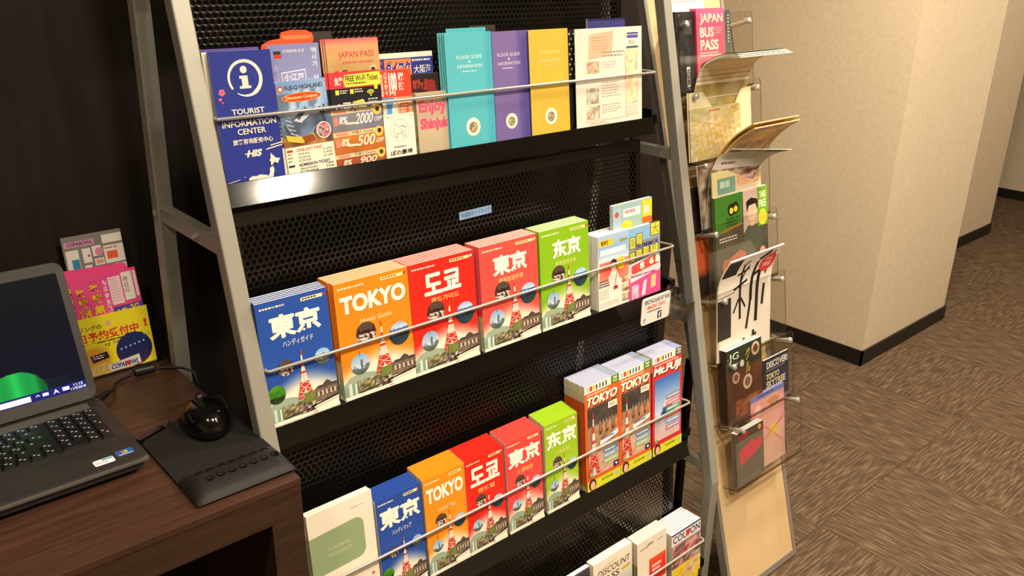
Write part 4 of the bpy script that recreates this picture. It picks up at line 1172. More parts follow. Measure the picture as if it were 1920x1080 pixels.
# pocket two: map stack flopping forward over a cut-out cream sleeve
def curled(name, cat, label, x0, x1, prof, th, art, ncol=10, edge='#e9e2d4', skew=0.0, group=None, twist=0.0):
    """a bendy sheet: profile of (y,z) points from foot to free edge, front printed; x may slide by skew along it"""
    o = thing(name, label, cat, ((x0 + x1) / 2, prof[0][0], prof[0][1]), group=group)
    pts = [Vector((0, y - prof[0][0], z - prof[0][1])) for y, z in prof]
    L = [0]
    for a, b in zip(pts, pts[1:]): L.append(L[-1] + (b - a).length)
    # resample smoothly (Catmull-Rom)
    dense = []
    for i in range(len(pts) - 1):
        p0, p1, p2, p3 = pts[max(i - 1, 0)], pts[i], pts[i + 1], pts[min(i + 2, len(pts) - 1)]
        for k in range(8):
            t = k / 8
            dense.append(.5 * ((2 * p1) + (p2 - p0) * t + (2 * p0 - 5 * p1 + 4 * p2 - p3) * t * t + (3 * p1 - p0 - 3 * p2 + p3) * t ** 3))
    dense.append(pts[-1])
    acc = [0]
    for a, b in zip(dense, dense[1:]): acc.append(acc[-1] + (b - a).length)
    T = acc[-1]; Wd = x1 - x0
    def at(v, d):
        s = (1 - v) * T
        i = 0
        while i < len(acc) - 2 and acc[i + 1] < s: i += 1
        t = (s - acc[i]) / max(acc[i + 1] - acc[i], 1e-9)
        p = dense[i].lerp(dense[i + 1], t); tg = (dense[i + 1] - dense[i]).normalized()
        nr = Vector((0, -tg.z, tg.y))
        return p + nr * d
    def frame(u, v, d):
        p = at(v, d)
        k = (1 - v) ** 2 * u
        return (p.x + (u - .5) * Wd + skew * (1 - v), p.y - twist * k, p.z - twist * .25 * k)
    mb = MB()
    N = 28
    for d, flip in ((0, False), (-th, True)):
        vs = [frame(u, j / N, d) for j in range(N + 1) for u in (0, 1)]
        fs = [((2 * j, 2 * j + 2, 2 * j + 3, 2 * j + 1) if not flip else (2 * j, 2 * j + 1, 2 * j + 3, 2 * j + 2)) for j in range(N)]
        mb.add(vs, fs, M['print'], lin(edge))
    for u in (0, 1):
        vs = [frame(u, j / N, d) for j in range(N + 1) for d in (0, -th)]
        mb.add(vs, [(2 * j, 2 * j + 1, 2 * j + 3, 2 * j + 2) for j in range(N)], M['print'], lin(edge))
    for v in (0, 1):
        mb.add([frame(0, v, 0), frame(1, v, 0), frame(1, v, -th), frame(0, v, -th)], [(0, 1, 2, 3)], M['print'], lin(edge))
    A = Art(mb, Wd, T, frame=frame, bands=N)
    art(A)
    mb.build('sheet', o)
    return o
def a_map(A):
    f = photo(['#c9bf92', '#d9d2ae', '#cdb867', '#b9b58e', '#ddd6b6', '#c4a85a'], 7, 3)
    A.grid(0, 0, 1, 1, 18, 40, f)
    for k in range(9):
        A.line(.05 + .1 * k, .3, .2 + .09 * k, .9, .0012, '#a88f5c')
def a_map_white(A):
    A.grid(0, 0, 1, 1, 16, 36, lambda u, v: h2('#dcd5c0') if v < .12 else photo(['#b3aa7c', '#c6bd92', '#bfa44a', '#a29b74', '#d0c8a4'], 6, 9)(u, v))
def base_yz(i, off, ds=.004):
    p = board_pt(1.7, PBOT[i] + ds, off); return p.y, p.z
y0, z0 = base_yz(1, .0355)
for k in range(4):
    d = .0022 * k
    dark = ('#e3dccb', '#cfd0c0', '#ded6c4', '#4a5a4a')[k]
    curled('curled_map', 'map', ('white-edged map sheet flopping forward, lowest of four in the second pocket', 'second lowest map sheet flopping forward from the second pocket', 'third map sheet from below flopping forward from the second pocket', 'topmost curled map sheet with a dark green back')[k],
           1.667 + .003 * k, 1.880 - .004 * k, [(y0 + d, z0), (y0 + .012 + d, z0 + .08), (y0 + .020 + d, z0 + .16), (y0 + .006 + d * .8, z0 + .218 + d * .6), (y0 - .040, z0 + .245 + d * 1.1), (y0 - .093 + .006 * k, z0 + .250 + d * 1.3)], .0016,
           a_map_white if k == 0 else a_plain(dark), edge=dark, skew=.012, group='curled map sheets in the second pocket')
def sleeve():
    p = board_pt(1.772, PBOT[1] + .004, .0415)
    o = thing('paper_sleeve', 'cream paper sleeve with a cut-out front in the second pocket', 'sleeve', p, (-R(9), 0, 0), None)
    mb = MB()
    w, h = .258, .1620
    prof = [(-w / 2, 0), (w / 2, 0), (w / 2, h - .002), (w / 2 - .045, h - .006), (w / 2 - .075, h - .046), (-w / 2 + .10, h - .046), (-w / 2 + .062, h - .002), (-w / 2, h)]
    n = len(prof)
    vs = [(x, 0, z) for x, z in prof] + [(x, .0008, z) for x, z in prof]
    mb.add(vs, [(0, 1, 4, 5), (1, 2, 3, 4), (0, 5, 6, 7), (n + 5, n + 4, n + 1, n), (n + 4, n + 3, n + 2, n + 1), (n + 7, n + 6, n + 5, n)] + [((i + 1) % n, i, n + i, n + (i + 1) % n) for i in range(n)], M['print'], lin('#ece4c0'))
    mb.build('sleeve_sheet', o)
sleeve()
def a_map2(A):
    a_map(A); A.rect(.38, .04, .46, .40, '#dcd3b6'); A.rect(.36, .06, .58, .085, '#d86a4a'); A.line(.05, .2, .9, .5, .0015, '#c9a24a'); A.line(.5, .9, .9, .3, .002, '#d8a88a')
pocket_item('folded_map', 'map', 'yellowish street map folded flat at the front of the second pocket', 1, 1.7480, .0448, .205, .1230, .0012, a_map2, tilt=9, n=2, pitch=.0016, stack='yellowish street maps')
# pocket three
y0, z0 = base_yz(2, .024)
for k in range(2):
    def a_or(A): A.grid(0, 0, 1, 1, 14, 24, lambda u, v: mix(h2('#c79a58'), h2('#d8b87c'), vn(u * 6, v * 8, 2)) if v > .1 else h2('#dcc08a')); A.greek(.15, .02, .85, .09, 2, '#a83a24', 5, .8); A.grid(.1, .25, .9, .6, 10, 8, photo(['#c9a890', '#8a5a4a', '#d9c6a4', '#a87a60'], 6, 4))
    curled('folded_poster', 'folder', ('golden folded poster leaning out of the third pocket, lower sheet', 'golden folded poster leaning out of the third pocket, upper sheet')[k], 1.705, 1.900, [(y0 + .011 * k, z0), (y0 + .004 + .011 * k, z0 + .11), (y0 - .006 + .010 * k, z0 + .17 + .002 * k), (y0 - .036 + .008 * k, z0 + .216 + .006 * k), (y0 - .078 + .004 * k, z0 + .250 + .010 * k)], .003, a_or, edge='#c99f5a', skew=.030, group='golden folded posters')
y0, z0 = base_yz(2, .0405)
def a_leaf(A):
    A.rect(0, 0, 1, 1, '#d9d6cc'); A.rect(0, .02, 1, .075, '#2f6a3c'); A.greek(.2, .028, .75, .066, 1, '#e3e6da', 24, .9); A.greek(.1, .10, .9, .22, 5, '#8a8a80', 3, .5); A.greek(.12, .25, .5, .29, 1, '#8a4a3c', 23, .9)
    A.grid(0, .34, 1, .72, 12, 9, photo(['#4a3c34', '#9a7a64', '#d9cbb8', '#6a3a2c', '#3a322e'], 5, 6)); A.grid(0, .72, 1, 1, 6, 6, photo(['#b0aa9a', '#8a8478'], 3, 2))
curled('curled_leaflet', 'leaflet', 'curled white leaflet with a dark green band hanging from the third pocket', 1.668, 1.838, [(y0, z0), (y0 + .012, z0 + .08), (y0 + .017, z0 + .130), (y0 + .004, z0 + .170), (y0 - .026, z0 + .196)], .001, a_leaf, skew=.040, twist=.055)
def a_old(A): A.grid(0, 0, 1, 1, 8, 12, photo(['#2a2320', '#5a4a40', '#c9b8a4', '#8a4a34', '#3a302a'], 4, 7))
pocket_item('leaflet', 'leaflet', 'dark photo leaflet at the left of the third pocket', 2, 1.7250, .040, .130, .1550, .003, a_old, tilt=13)
# pocket four
def a_pale(A):
    A.grid(0, 0, 1, 1, 8, 10, lambda u, v: mix(h2('#d6cc92'), h2('#c9b3a0'), vn(u * 3, v * 4, 3))); A.rect(.10, .06, .46, .19, '#6f9a86'); A.greek(.16, .085, .40, .165, 1, '#cfdcc8', 27, .9); A.text('PASSPORT', .08, .20, .46, .235, '#8aa488', .02); A.grid(.5, .05, .95, .15, 6, 4, photo(['#d8b08a', '#c88a70', '#d6c494'], 4, 2))
pocket_item('magazine', 'magazine', 'faded yellow magazine with a teal title block behind the green magazine', 3, 1.7870, .0340, .205, .2980, .003, a_pale, tilt=9.5, spine=[(0, 1, '#b9b08a')])
def a_drk(A): A.grid(0, 0, 1, 1, 5, 12, lambda u, v: h2('#2a2220') if v < .42 or v > .75 else h2('#b0562c'))
pocket_item('leaflet', 'leaflet', 'dark leaflet with an orange band at the left of the fourth pocket', 3, 1.6850, .012, .085, .2700, .003, a_drk, tilt=14)
def a_green(A):
    A.grid(0, 0, 1, 1, 14, 18, lambda u, v: mix(h2('#3d3a30'), h2('#5a5448'), vn(u * 5, v * 6, 2)))
    A.poly([(0, 0), (.52, 0), (.50, .34), (0, .40)], '#3f7a2a'); A.ell(.30, .16, .07, '#23240f'); A.ell(.37, .15, .07, '#23240f'); A.ell(.30, .17, .035, '#e6cf3c'); A.ell(.38, .16, .035, '#e6cf3c'); A.greek(.2, .24, .48, .34, 3, '#1c3012', 3, .7); A.line(.1, .37, .5, .33, .004, '#c8602c')
    A.rect(.52, 0, .80, .44, '#c9b0a8')
    A.poly([(.48, .74), (.50, .48), (.60, .38), (.82, .38), (.88, .50), (.86, .74)], '#4f5446'); A.ell(.69, .24, .085, '#ecc6a4', .10); A.poly([(.59, .24), (.58, .12), (.68, .09), (.80, .12), (.80, .24), (.76, .16), (.63, .17)], '#2a1814'); A.rect(.66, .32, .73, .39, '#e6bd9a')
    A.rect(.80, 0, 1, .42, '#6fa02a'); A.text('TAKE', .84, .05, .97, .12, '#e8efc8', .02); A.text('FREE', .83, .14, .97, .22, '#e8efc8', .02); A.ell(.90, .33, .09, '#e0dc3c')
    A.greek(.06, .43, .5, .49, 2, '#d9d4c8', 6, .6); A.poly([(.10, .70), (.45, .60), (.55, .66), (.50, .82), (.10, .92)], '#b0664c'); A.grid(.12, .66, .50, .90, 7, 5, photo(['#b86a4a', '#8a4a34', '#d08a64'], 4, 3)); A.ell(.68, .78, .12, '#e9e0d0', .07); A.ell(.88, .70, .06, '#d99a78')
pocket_item('magazine', 'magazine', 'green magazine with a person in a dark shirt on its cover', 3, 1.7900, .0435, .222, .2380, .004, a_green, tilt=9.5, spine=[(0, 1, '#4a6a34')], n=2, pitch=.0045, stack='green magazines')
# pocket five
def a_shin(A):
    A.rect(0, 0, 1, 1, '#ece3d8')
    A.rect(0, .02, .26, .20, '#262322'); A.rect(0, .42, .24, .80, '#332f2d'); A.line(0, .40, .3, .385, .002, '#3a3634')
    k = '#1f1a18'
    for a in ((.34, .12, .44, .08, .006), (.30, .22, .50, .17, .007), (.36, .10, .40, .32, .008), (.46, .13, .38, .36, .006), (.28, .36, .52, .30, .007), (.40, .34, .40, .66, .009), (.38, .46, .28, .58, .006), (.42, .46, .50, .56, .006),
              (.62, .10, .80, .03, .012), (.62, .12, .60, .52, .012), (.60, .50, .52, .78, .009), (.60, .28, .84, .20, .009), (.74, .24, .70, .74, .013), (.88, .04, .86, .30, .006),
              (.86, .40, .82, .60, .010), (.66, .82, .66, .98, .010), (.48, .86, .46, 1.0, .010), (.56, .90, .72, .86, .007)):
        A.line(*a, k)
    A.ell(.83, .17, .15, '#e2433a', .10); A.text('TAX-', .76, .11, .90, .155, '#f6dcd0', .01); A.text('FREE', .755, .17, .905, .215, '#f6dcd0', .01)
y0, z0 = base_yz(4, .0425)
curled('magazine', 'magazine', 'white shopping magazine with big black brush characters and a red disc', 1.640, 1.868, [(y0, z0), (y0 + .0145, z0 + .09), (y0 + .027, z0 + .17), (y0 + .022, z0 + .215), (y0 + .004, z0 + .258)], .004, a_shin, skew=.018)
# pocket six
def a_g(A):
    A.grid(0, 0, 1, 1, 12, 18, lambda u, v: mix(h2('#6a3c28'), h2('#3a2018'), vn(u * 5, v * 5, 2)) if v > .30 else mix(h2('#2f3a30'), h2('#1f2620'), vn(u * 4, v * 4, 2)))
    A.text('JG', .06, .06, .34, .18, '#cfd8cc', .01); A.greek(.14, .2, .34, .25, 1, '#9aa89a', 25, .9); A.ell(.82, .12, .12, '#b9a48c'); A.ell(.82, .12, .07, '#5a3a2c'); A.vtext('グルメ', .52, .06, .66, .6, '#a8a030', .03); A.ell(.24, .40, .10, '#b89a80'); A.ell(.24, .40, .06, '#6a4434'); A.ell(.56, .52, .13, '#c4ae98'); A.ell(.56, .52, .08, '#7a5444'); A.ell(.42, .24, .06, '#d9d0c4'); A.grid(.2, .72, .9, .95, 6, 4, photo(['#5a3020', '#a8643c', '#3a2018'], 4, 5))
pocket_item('magazine', 'magazine', 'brown and black gourmet guide with round dish photos', 5, 1.7260, .0435, .150, .1940, .006, a_g, tilt=10, spine=[(0, 1, '#3a2a20')], n=4, pitch=.0066, dx=-.001, stack='brown gourmet guides', edge='#e6dfd4')
def a_sky(A):
    A.grid(0, 0, 1, 1, 6, 12, photo(['#1a2036', '#262e48', '#2e2a3a'], 4, 3)); A.text('DISCOVER!', .12, .08, .96, .24, '#dcdad0', .03); A.greek(.1, .27, .9, .31, 1, '#8a8a94', 3, .8); A.text('TOKYO', .10, .36, .62, .50, '#d9d2a0', .03); A.text('SKYTREE', .10, .53, .86, .69, '#d9d2a0', .03)
pocket_item('booklet', 'booklet', 'navy tower guide booklet with pale yellow lettering', 5, 1.8870, .028, .118, .1180, .004, a_sky, tilt=9, spine=[(0, 1, '#1c2238')])
# pocket seven
def a_pinkmap(A):
    A.grid(0, 0, 1, 1, 14, 20, lambda u, v: mix(mix(h2('#d98aa0'), h2('#e0b89a'), vn(u * 4, v * 5, 2)), h2('#c9c490'), max(0, v - .55) * 1.6 * vn(u * 3, v * 3, 6)))
    A.rect(0, 0, 1, .07, '#6f7cc0'); A.greek(.2, .015, .7, .055, 1, '#3a448a', 3, .9); A.poly([(.45, .14), (.70, .10), (.85, .16), (.60, .22)], '#c98a5a'); A.line(.5, .24, .8, .2, .002, '#4a3a3a'); A.line(.9, .08, .72, .24, .0012, '#4a3a40')
    A.ell(.2, .2, .1, '#e3c4b8'); A.ell(.64, .55, .12, '#d9c24a', .09); A.line(.1, .7, .95, .45, .003, '#d8506a'); A.line(.2, .35, .9, .75, .003, '#e07a8a')
pocket_item('folded_map', 'map', 'pink and cream illustrated map in the lowest pocket', 6, 1.8180, .0260, .152, .2080, .003, a_pinkmap, tilt=9.5, spine=[(0, 1, '#c9bcb0')], n=2, pitch=.004, stack='pink illustrated maps', edge='#8a94cc')
def a_grey(A):
    A.rect(0, 0, 1, 1, '#6d665c'); A.rect(0, 0, 1, .16, '#4a3a34'); A.rect(.05, .03, .45, .14, '#8a3038'); A.ell(.86, .08, .06, '#e0a03c'); A.poly([(.10, .34), (.58, .24), (.62, .29), (.92, .26), (.93, .44), (.60, .54), (.12, .62)], '#cc4a56'); A.greek(.1, .9, .9, .95, 1, '#8a7a70', 4, .8)
pocket_item('booklet', 'booklet', 'grey booklet with a red brush patch in the lowest pocket', 6, 1.7080, .0440, .118, .1460, .004, a_grey, tilt=9.5, spine=[(0, 1, '#7a6f64')], n=3, pitch=.0050, dx=-.001, stack='grey booklets with a red patch')

# ================================================================== DESK
DZ = .84
DX0, DX1, DY0, DY1 = -.62, .4815, .9975, 1.585
desk = thing('desk', 'dark walnut counter desk with the laptop on it', 'desk', ((DX0 + DX1) / 2, (DY0 + DY1) / 2, 0))
def dpart(mb, name, **k):
    o = mb.build(name, desk, **k); o.location = (-(DX0 + DX1) / 2, -(DY0 + DY1) / 2, 0); return o
mb = MB(); mb.box(DX0, DX1, DY0, DY1, DZ - .012, DZ, M['desk']); dpart(mb, 'desktop', bevel=.0012)
mb = MB(); mb.box(DX0 + .002, DX1 - .0005, DY0 + .0005, DY0 + .022, DZ - .062, DZ - .0125, M['deskdark']); dpart(mb, 'front_rail')
for xa, xb in ((DX0, DX0 + .05), (DX1 - .05, DX1 - .0005)):
    mb = MB(); mb.box(xa, xb, DY0 + .0005, DY1, 0, DZ - .0125 if False else DZ - .0625, M['deskdark']); mb.box(xa, xb, DY0 + .0225, DY1, DZ - .0625, DZ - .0125, M['deskdark']); dpart(mb, 'side_panel')
mb = MB(); mb.box(DX0 + .05, DX1 - .05, DY1 - .02, DY1, .05, DZ - .0125, M['deskdark']); dpart(mb, 'back_panel')

# ------------------------------------------------------------------ laptop
LX1, LW, LY0_, LD = .3225, .368, 1.150, .236
LX0 = LX1 - LW
lap = thing('laptop', 'open charcoal laptop with a dark desktop picture on its screen', 'laptop', ((LX0 + LX1) / 2, LY0_ + LD / 2, DZ))
ox, oy = (LX0 + LX1) / 2, LY0_ + LD / 2
def rr(x0, x1, y0, y1, r, n=5):
    p = []
    for cx, cy, a0 in ((x1 - r, y1 - r, 0), (x0 + r, y1 - r, 90), (x0 + r, y0 + r, 180), (x1 - r, y0 + r, 270)):
        for k in range(n): a = R(a0 + 90 * k / (n - 1)); p.append((cx + r * math.cos(a), cy + r * math.sin(a)))
    return p
mb = MB()
W2, D2 = LW / 2, LD / 2
mb.prism_z(rr(-W2 + .004, W2 - .004, -D2 + .006, D2, .012), .008, .020, M['laptop'])
base = mb.build('base', lap, bevel=.003)
mb = MB(); mb.prism_z(rr(-W2, W2, -D2, D2, .014), .020, .0300, M['laptop']); mb.build('palm_deck', lap, bevel=.0022)
mb = MB(); mb.prism_z(rr(-W2 + .0005, W2 - .0005, -D2 - .0012, -D2 + .012, .004), .0215, .0275, M['lapgrey']); mb.build('front_lip', lap, bevel=.001)
for fx in (-.15, .15):
    for fy in (-.09, .09):
        mb = MB(); mb.tube([(fx, fy, 0), (fx, fy, .009)], .009, M['rubber'], 12); mb.build('foot', lap)
mb = MB(); mb.box(-W2 + .03, W2 - .022, D2 - .040, D2 - .018, .0300, .0312, M['lapgrey']); mb.build('hinge_strip', lap, bevel=.0005)
# keyboard: a well plus single keys
kb = MB(); kx0, kx1, ky0, ky1 = -W2 + .012, W2 - .020, -D2 + .085, D2 - .044
kb.box(kx0, kx1, ky0, ky1, .0296, .0303, M['rubber'])
kbo = kb.build('keyboard', lap)
KW = .0182; KD = (ky1 - ky0) / 6
def key(x, y, w, d):
    b = MB(); g = .0009
    b.add([(x + g, y + g, .0303), (x + w - g, y + g, .0303), (x + w - g, y + d - g, .0303), (x + g, y + d - g, .0303), (x + .0028, y + .0022, .0340), (x + w - .0028, y + .0022, .0340), (x + w - .0028, y + d - .0018, .0340), (x + .0028, y + d - .0018, .0340)],
          [(3, 2, 1, 0), (4, 5, 6, 7)] + [(i, (i + 1) % 4, 4 + (i + 1) % 4, 4 + i) for i in range(4)], M['key'])
    ink = lin('#b8b4ac')
    for q in range(2 if w < .03 else 1):
        u = x + w * (.28 + .28 * q); v = y + d * (.55 - .2 * q)
        b.add([(u, v, .03405), (u + .0034, v, .03405), (u + .0034, v + .0026, .03405), (u, v + .0026, .03405)], [(0, 1, 2, 3)], M['print'], ink)
    b.build('key', kbo)
np_x = kx1 - 4 * KW
for r in range(6):
    y = ky0 + r * KD
    for c in range(4):
        if r == 0 and c == 0: key(np_x, y, KW * 2, KD)
        elif r == 0 and c == 1: continue
        elif c == 3 and r in (0, 2): key(np_x + 3 * KW, y, KW, KD * 2 if r == 0 else KD * 2)
        elif c == 3 and r in (1, 3): continue
        else: key(np_x + c * KW, y, KW, KD)
    x = np_x - .006
    widths = {0: [KW, KW, KW, KW, KW * 1.1, KW, KW * 4], 1: [KW, KW * 1.8, KW, KW, KW, KW, KW, KW], 2: [KW * 2, KW, KW, KW, KW, KW, KW, KW], 3: [KW * 1.5, KW, KW, KW, KW, KW, KW, KW], 4: [KW * 1.9, KW, KW, KW, KW, KW, KW, KW], 5: [KW] * 9}[r]
    for w_ in widths:
        x -= w_
        if x < kx0: break
        key(x, y, w_, KD)
# stickers on the palm rest
def sticker(nm, x0, x1, y0, y1, c, arts, lab):
    b = MB(); b.add([(x, y, .0301) for x, y in rr(x0, x1, y0, y1, .003)], [tuple(range(20))], M['print'], lin(c))
    for (a0, a1, b0, b1, cc) in arts: b.add([(x0 + (x1 - x0) * a0, y0 + (y1 - y0) * b0, .0302), (x0 + (x1 - x0) * a1, y0 + (y1 - y0) * b0, .0302), (x0 + (x1 - x0) * a1, y0 + (y1 - y0) * b1, .0302), (x0 + (x1 - x0) * a0, y0 + (y1 - y0) * b1, .0302)], [(0, 1, 2, 3)], M['print'], lin(cc))
    o = b.build(nm, lap); o['label'] = lab
sticker('sticker', W2 - .070, W2 - .042, -D2 + .014, -D2 + .031, '#e4e2ea', [(.45, .95, .68, .92, '#5a9ac8'), (.1, .7, .35, .5, '#b4b4c4')], 'white and pale blue sticker')
sticker('sticker', W2 - .037, W2 - .013, -D2 + .021, -D2 + .038, '#2a57a8', [(.32, .48, .42, .80, '#e0562c'), (.50, .68, .42, .80, '#8ac23c'), (.34, .66, .35, .45, '#e6c23c'), (.1, .9, .12, .2, '#dfe6f2')], 'blue sticker with a small coloured flag')
# screen lid
LT = R(22)
hy, hz = D2 - .012, .026
lid = MB()
SH, SW = .236, LW / 2
def sf(x, z, d): return (x, hy + math.sin(LT) * z - d * math.cos(LT), hz + math.cos(LT) * z + d * math.sin(LT))
prof = rr(-SW, SW, .006, SH, .016)
n = len(prof)
lid.add([sf(x, z, .000) for x, z in prof] + [sf(x, z, -.014) for x, z in prof], [tuple(range(n)), tuple(range(2 * n - 1, n - 1, -1))] + [((i + 1) % n, i, n + i, n + (i + 1) % n) for i in range(n)], M['laptop'])
lido = lid.build('screen_lid', lap, bevel=.002)
# raised bezel rim
bz = MB()
ri, ro = rr(-SW + .012, SW - .0125, .026, SH - .018, .003), rr(-SW + .001, SW - .001, .007, SH - .001, .015)
bz.add([sf(x, z, .0008) for x, z in ri] + [sf(x, z, .0016) for x, z in ro], [(i, (i + 1) % n, n + (i + 1) % n, n + i) for i in range(n)], M['lapdark'])
bz.add([sf(x, z, .0016) for x, z in ro] + [sf(x, z, -.002) for x, z in ro], [(i, (i + 1) % n, n + (i + 1) % n, n + i) for i in range(n)], M['laptop'])
bz.build('bezel', lido)
ds = MB()
dx0, dx1, dz0, dz1 = -SW + .012, SW - .0125, .026, SH - .018
DA = Art(ds, 1, 1, frame=lambda u, v, d: sf(dx0 + (dx1 - dx0) * u, dz0 + (dz1 - dz0) * (1 - v), .0004 + d))
def put_s(fn, u0, v0, u1, v1, nx, ny):
    pts = [(u0 + (u1 - u0) * i / nx, v0 + (v1 - v0) * j / ny) for j in range(ny + 1) for i in range(nx + 1)]
    DA.put(pts, [(a + nx + 1, a + nx + 2, a + 1, a) for j in range(ny) for a in range(j * (nx + 1), j * (nx + 1) + nx)], [tuple(fn(u, v)) for u, v in pts], M['screen'])
def wall_(u, v):
    c = mix(h2('#05050a'), h2('#07081c'), v)
    gx, gy = (u - .715) / .125, (v - .93) / .20
    if gx * gx + gy * gy < 1: c = mix(h2('#1fae4a'), h2('#0c5224'), min(1, gx * gx + .35 * abs(math.sin(gx * 5))))
    elif v > .84: c = mix(h2('#0a2420'), c, min(1, abs(gx) * .45))
    return c
put_s(wall_, 0, 0, 1, .93, 170, 130)
def emit_rect(u0, v0, u1, v1, c): DA.put([(u0, v1), (u1, v1), (u1, v0), (u0, v0)], [(0, 1, 2, 3)], c, M['screen'])
emit_rect(0, .93, 1, 1, '#1c1a5c'); emit_rect(.28, .945, .76, .99, '#d9d4f6')
emit_rect(.81, .950, .835, .975, '#e6e4f6'); emit_rect(.895, .945, .925, .975, '#dcdaf0')
def stxt(t, u0, v0, u1, v1):
    vs, fs, (a, b, e, f) = glyphs(t, .01)
    DA.put([(u0 + (u1 - u0) * (x - a) / (b - a), v1 + (v0 - v1) * (y - e) / (f - e)) for x, y in vs], fs, '#e8e6f4', M['screen'])
stxt('A', .855, .945, .88, .98); stxt('11:15', .945, .938, .985, .96); stxt('11/9/2018', .93, .968, .995, .99); stxt('^', .78, .95, .80, .965)
ds.build('display', lido)
pb = MB(); pb.tube([sf(.145, .2285, .0002), sf(.145, .2285, .0016)], .003, M['rubber'], 10); pb.build('webcam_stop', lido)

# ------------------------------------------------------------------ mouse pad and mouse
pad = thing('mouse_pad', 'black mouse pad with a perforated wrist rest on the desk corner', 'mouse pad', (.4150, 1.153, DZ))
def shear_prof(pts): return pts
mb = MB(); q = [(-.078, -.130), (.066, -.135), (.071, -.130), (.0715, .142), (.067, .149), (.055, .148), (-.070, .086), (-.078, .078)]; mb.prism_z(q, 0, .0045, M['pad']); mb.build('pad_base', pad, bevel=.0008)
wr = MB()
NX, NY = 40, 14
def wz(u, v):
    e = min(u, 1 - u) * 9; e = min(1, e) ** .5
    return .0045 + .0165 * (max(0, math.sin(math.pi * v)) ** .55) * e
wx0, wx1, wy0, wy1 = -.0785, .0702, -.1375, -.058
vs = [(wx0 + (wx1 - wx0) * i / NX, wy0 + (wy1 - wy0) * j / NY, wz(i / NX, j / NY)) for j in range(NY + 1) for i in range(NX + 1)]
wr.add(vs, [(a, a + 1, a + NX + 2, a + NX + 1) for j in range(NY) for a in range(j * (NX + 1), j * (NX + 1) + NX)], M['gel'])
k = len(vs)
ring = [(wx0, wy0), (wx1, wy0), (wx1, wy1), (wx0, wy1)]
wr.add([(x, y, .0046) for x, y in ring], [(3, 2, 1, 0)], M['gel'])
wro = wr.build('wrist_rest', pad, smooth=True)
for i in range(7):
    for j in range(2):
        x = -.052 + i * .0165 + j * .006; y = -.083 - j * .021
        u, v = (x - wx0) / (wx1 - wx0), (y - wy0) / (wy1 - wy0)
        z = wz(u, v)
        b = MB(); b.tube([(x, y, z - .003), (x, y, z + .0004), (x, y, z - .0006)], [.0066, .0060, .0020], M['dimple'], 14); b.build('grip_hole', wro)
mouse = thing('computer_mouse', 'glossy black computer mouse with thin cord on the pad', 'mouse', (.4345, 1.218, DZ + .0046), (0, 0, R(-6)))
mm = MB()
NU, NV = 28, 14
vs = []
for j in range(NV + 1):
    t = j / NV
    for i in range(NU):
        a = 2 * math.pi * i / NU
        ca, sa = math.cos(a), math.sin(a)
        rx, ry = .0365, .057
        shrink = math.cos(t * math.pi / 2) ** .62
        x = rx * ca * shrink * (1 - .10 * (sa * .5 + .5) * (1 - t)); y = ry * sa * shrink
        z = .006 + .038 * math.sin(t * math.pi / 2) * (1 - .16 * sa * shrink)
        vs.append((x, y, z))
fs = [(j * NU + i, j * NU + (i + 1) % NU, (j + 1) * NU + (i + 1) % NU, (j + 1) * NU + i) for j in range(NV) for i in range(NU)]
mm.add(vs, fs, M['gloss'])
mm.build('shell', mouse, smooth=True)
b = MB()
b.tube([(0, 0, 0), (0, 0, .0062)], .030, M['rubber'], 24)
b.v = [(x, y * 1.6, z) for x, y, z in b.v]
b.build('underside', mouse)
b = MB(); b.tube([(-.0035, .026, .0405), (.0035, .026, .0405)], .0075, M['rubber'], 14); b.build('scroll_wheel', mouse)
b = MB(); b.tube([(0, .0545, .013), (0, .008, .0446), (0, -.004, .0446)], .0006, M['rubber'], 6); b.build('button_gap', mouse)
b = MB()
b.tube([(.002, .050, .010), (.004, .066, .012), (.020, .088, .003), (.050, .090, .001), (.0545, .070, -.010), (.056, .050, -.05)], .0016, M['rubber'], 8)
b.build('cord', mouse, smooth=True)
dongle = thing('usb_plug', 'slim black plug lying between the laptop and the mouse pad', 'plug', (.365, 1.252, DZ), (0, 0, R(22)))
b = MB(); b.box(-.034, .016, -.006, .006, .0005, .0085, M['gloss']); b.build('plug_body', dongle, bevel=.0012)
b = MB(); b.tube([(.016, 0, .0045), (.026, .001, .0048), (.036, .006, .0042)], .0015, M['rubber'], 8); b.build('lead', dongle, smooth=True)
# ------------------------------------------------------------------ power cable
pc = thing('power_cable', 'black laptop power cable with a ferrite lump', 'cable', (.430, 1.478, DZ))
b = MB()
b.tube([(-.092, -.066, .012), (-.076, -.055, .012), (-.068, -.040, .006), (-.060, -.018, .004), (-.045, -.006, .004), (-.018, .000, .006), (.016, -.004, .006), (.035, -.008, .0045), (.056, -.028, .004), (.068, -.052, .002), (.0715, -.058, -.03), (.072, -.058, -.12)], .0024, M['rubber'], 8)
b.build('cable', pc, smooth=True)
b = MB(); b.tube([(-.020, .001, .008), (-.017, .0008, .008), (.015, -.0028, .008), (.018, -.003, .008)], [.005, .008, .008, .005], M['rubber'], 14); b.build('ferrite_core', pc, smooth=False)
b = MB(); b.tube([(-.104, -.074, .013), (-.086, -.060, .013), (-.078, -.056, .0125)], [.0062, .0062, .004], M['rubber'], 12); b.build('plug', pc)

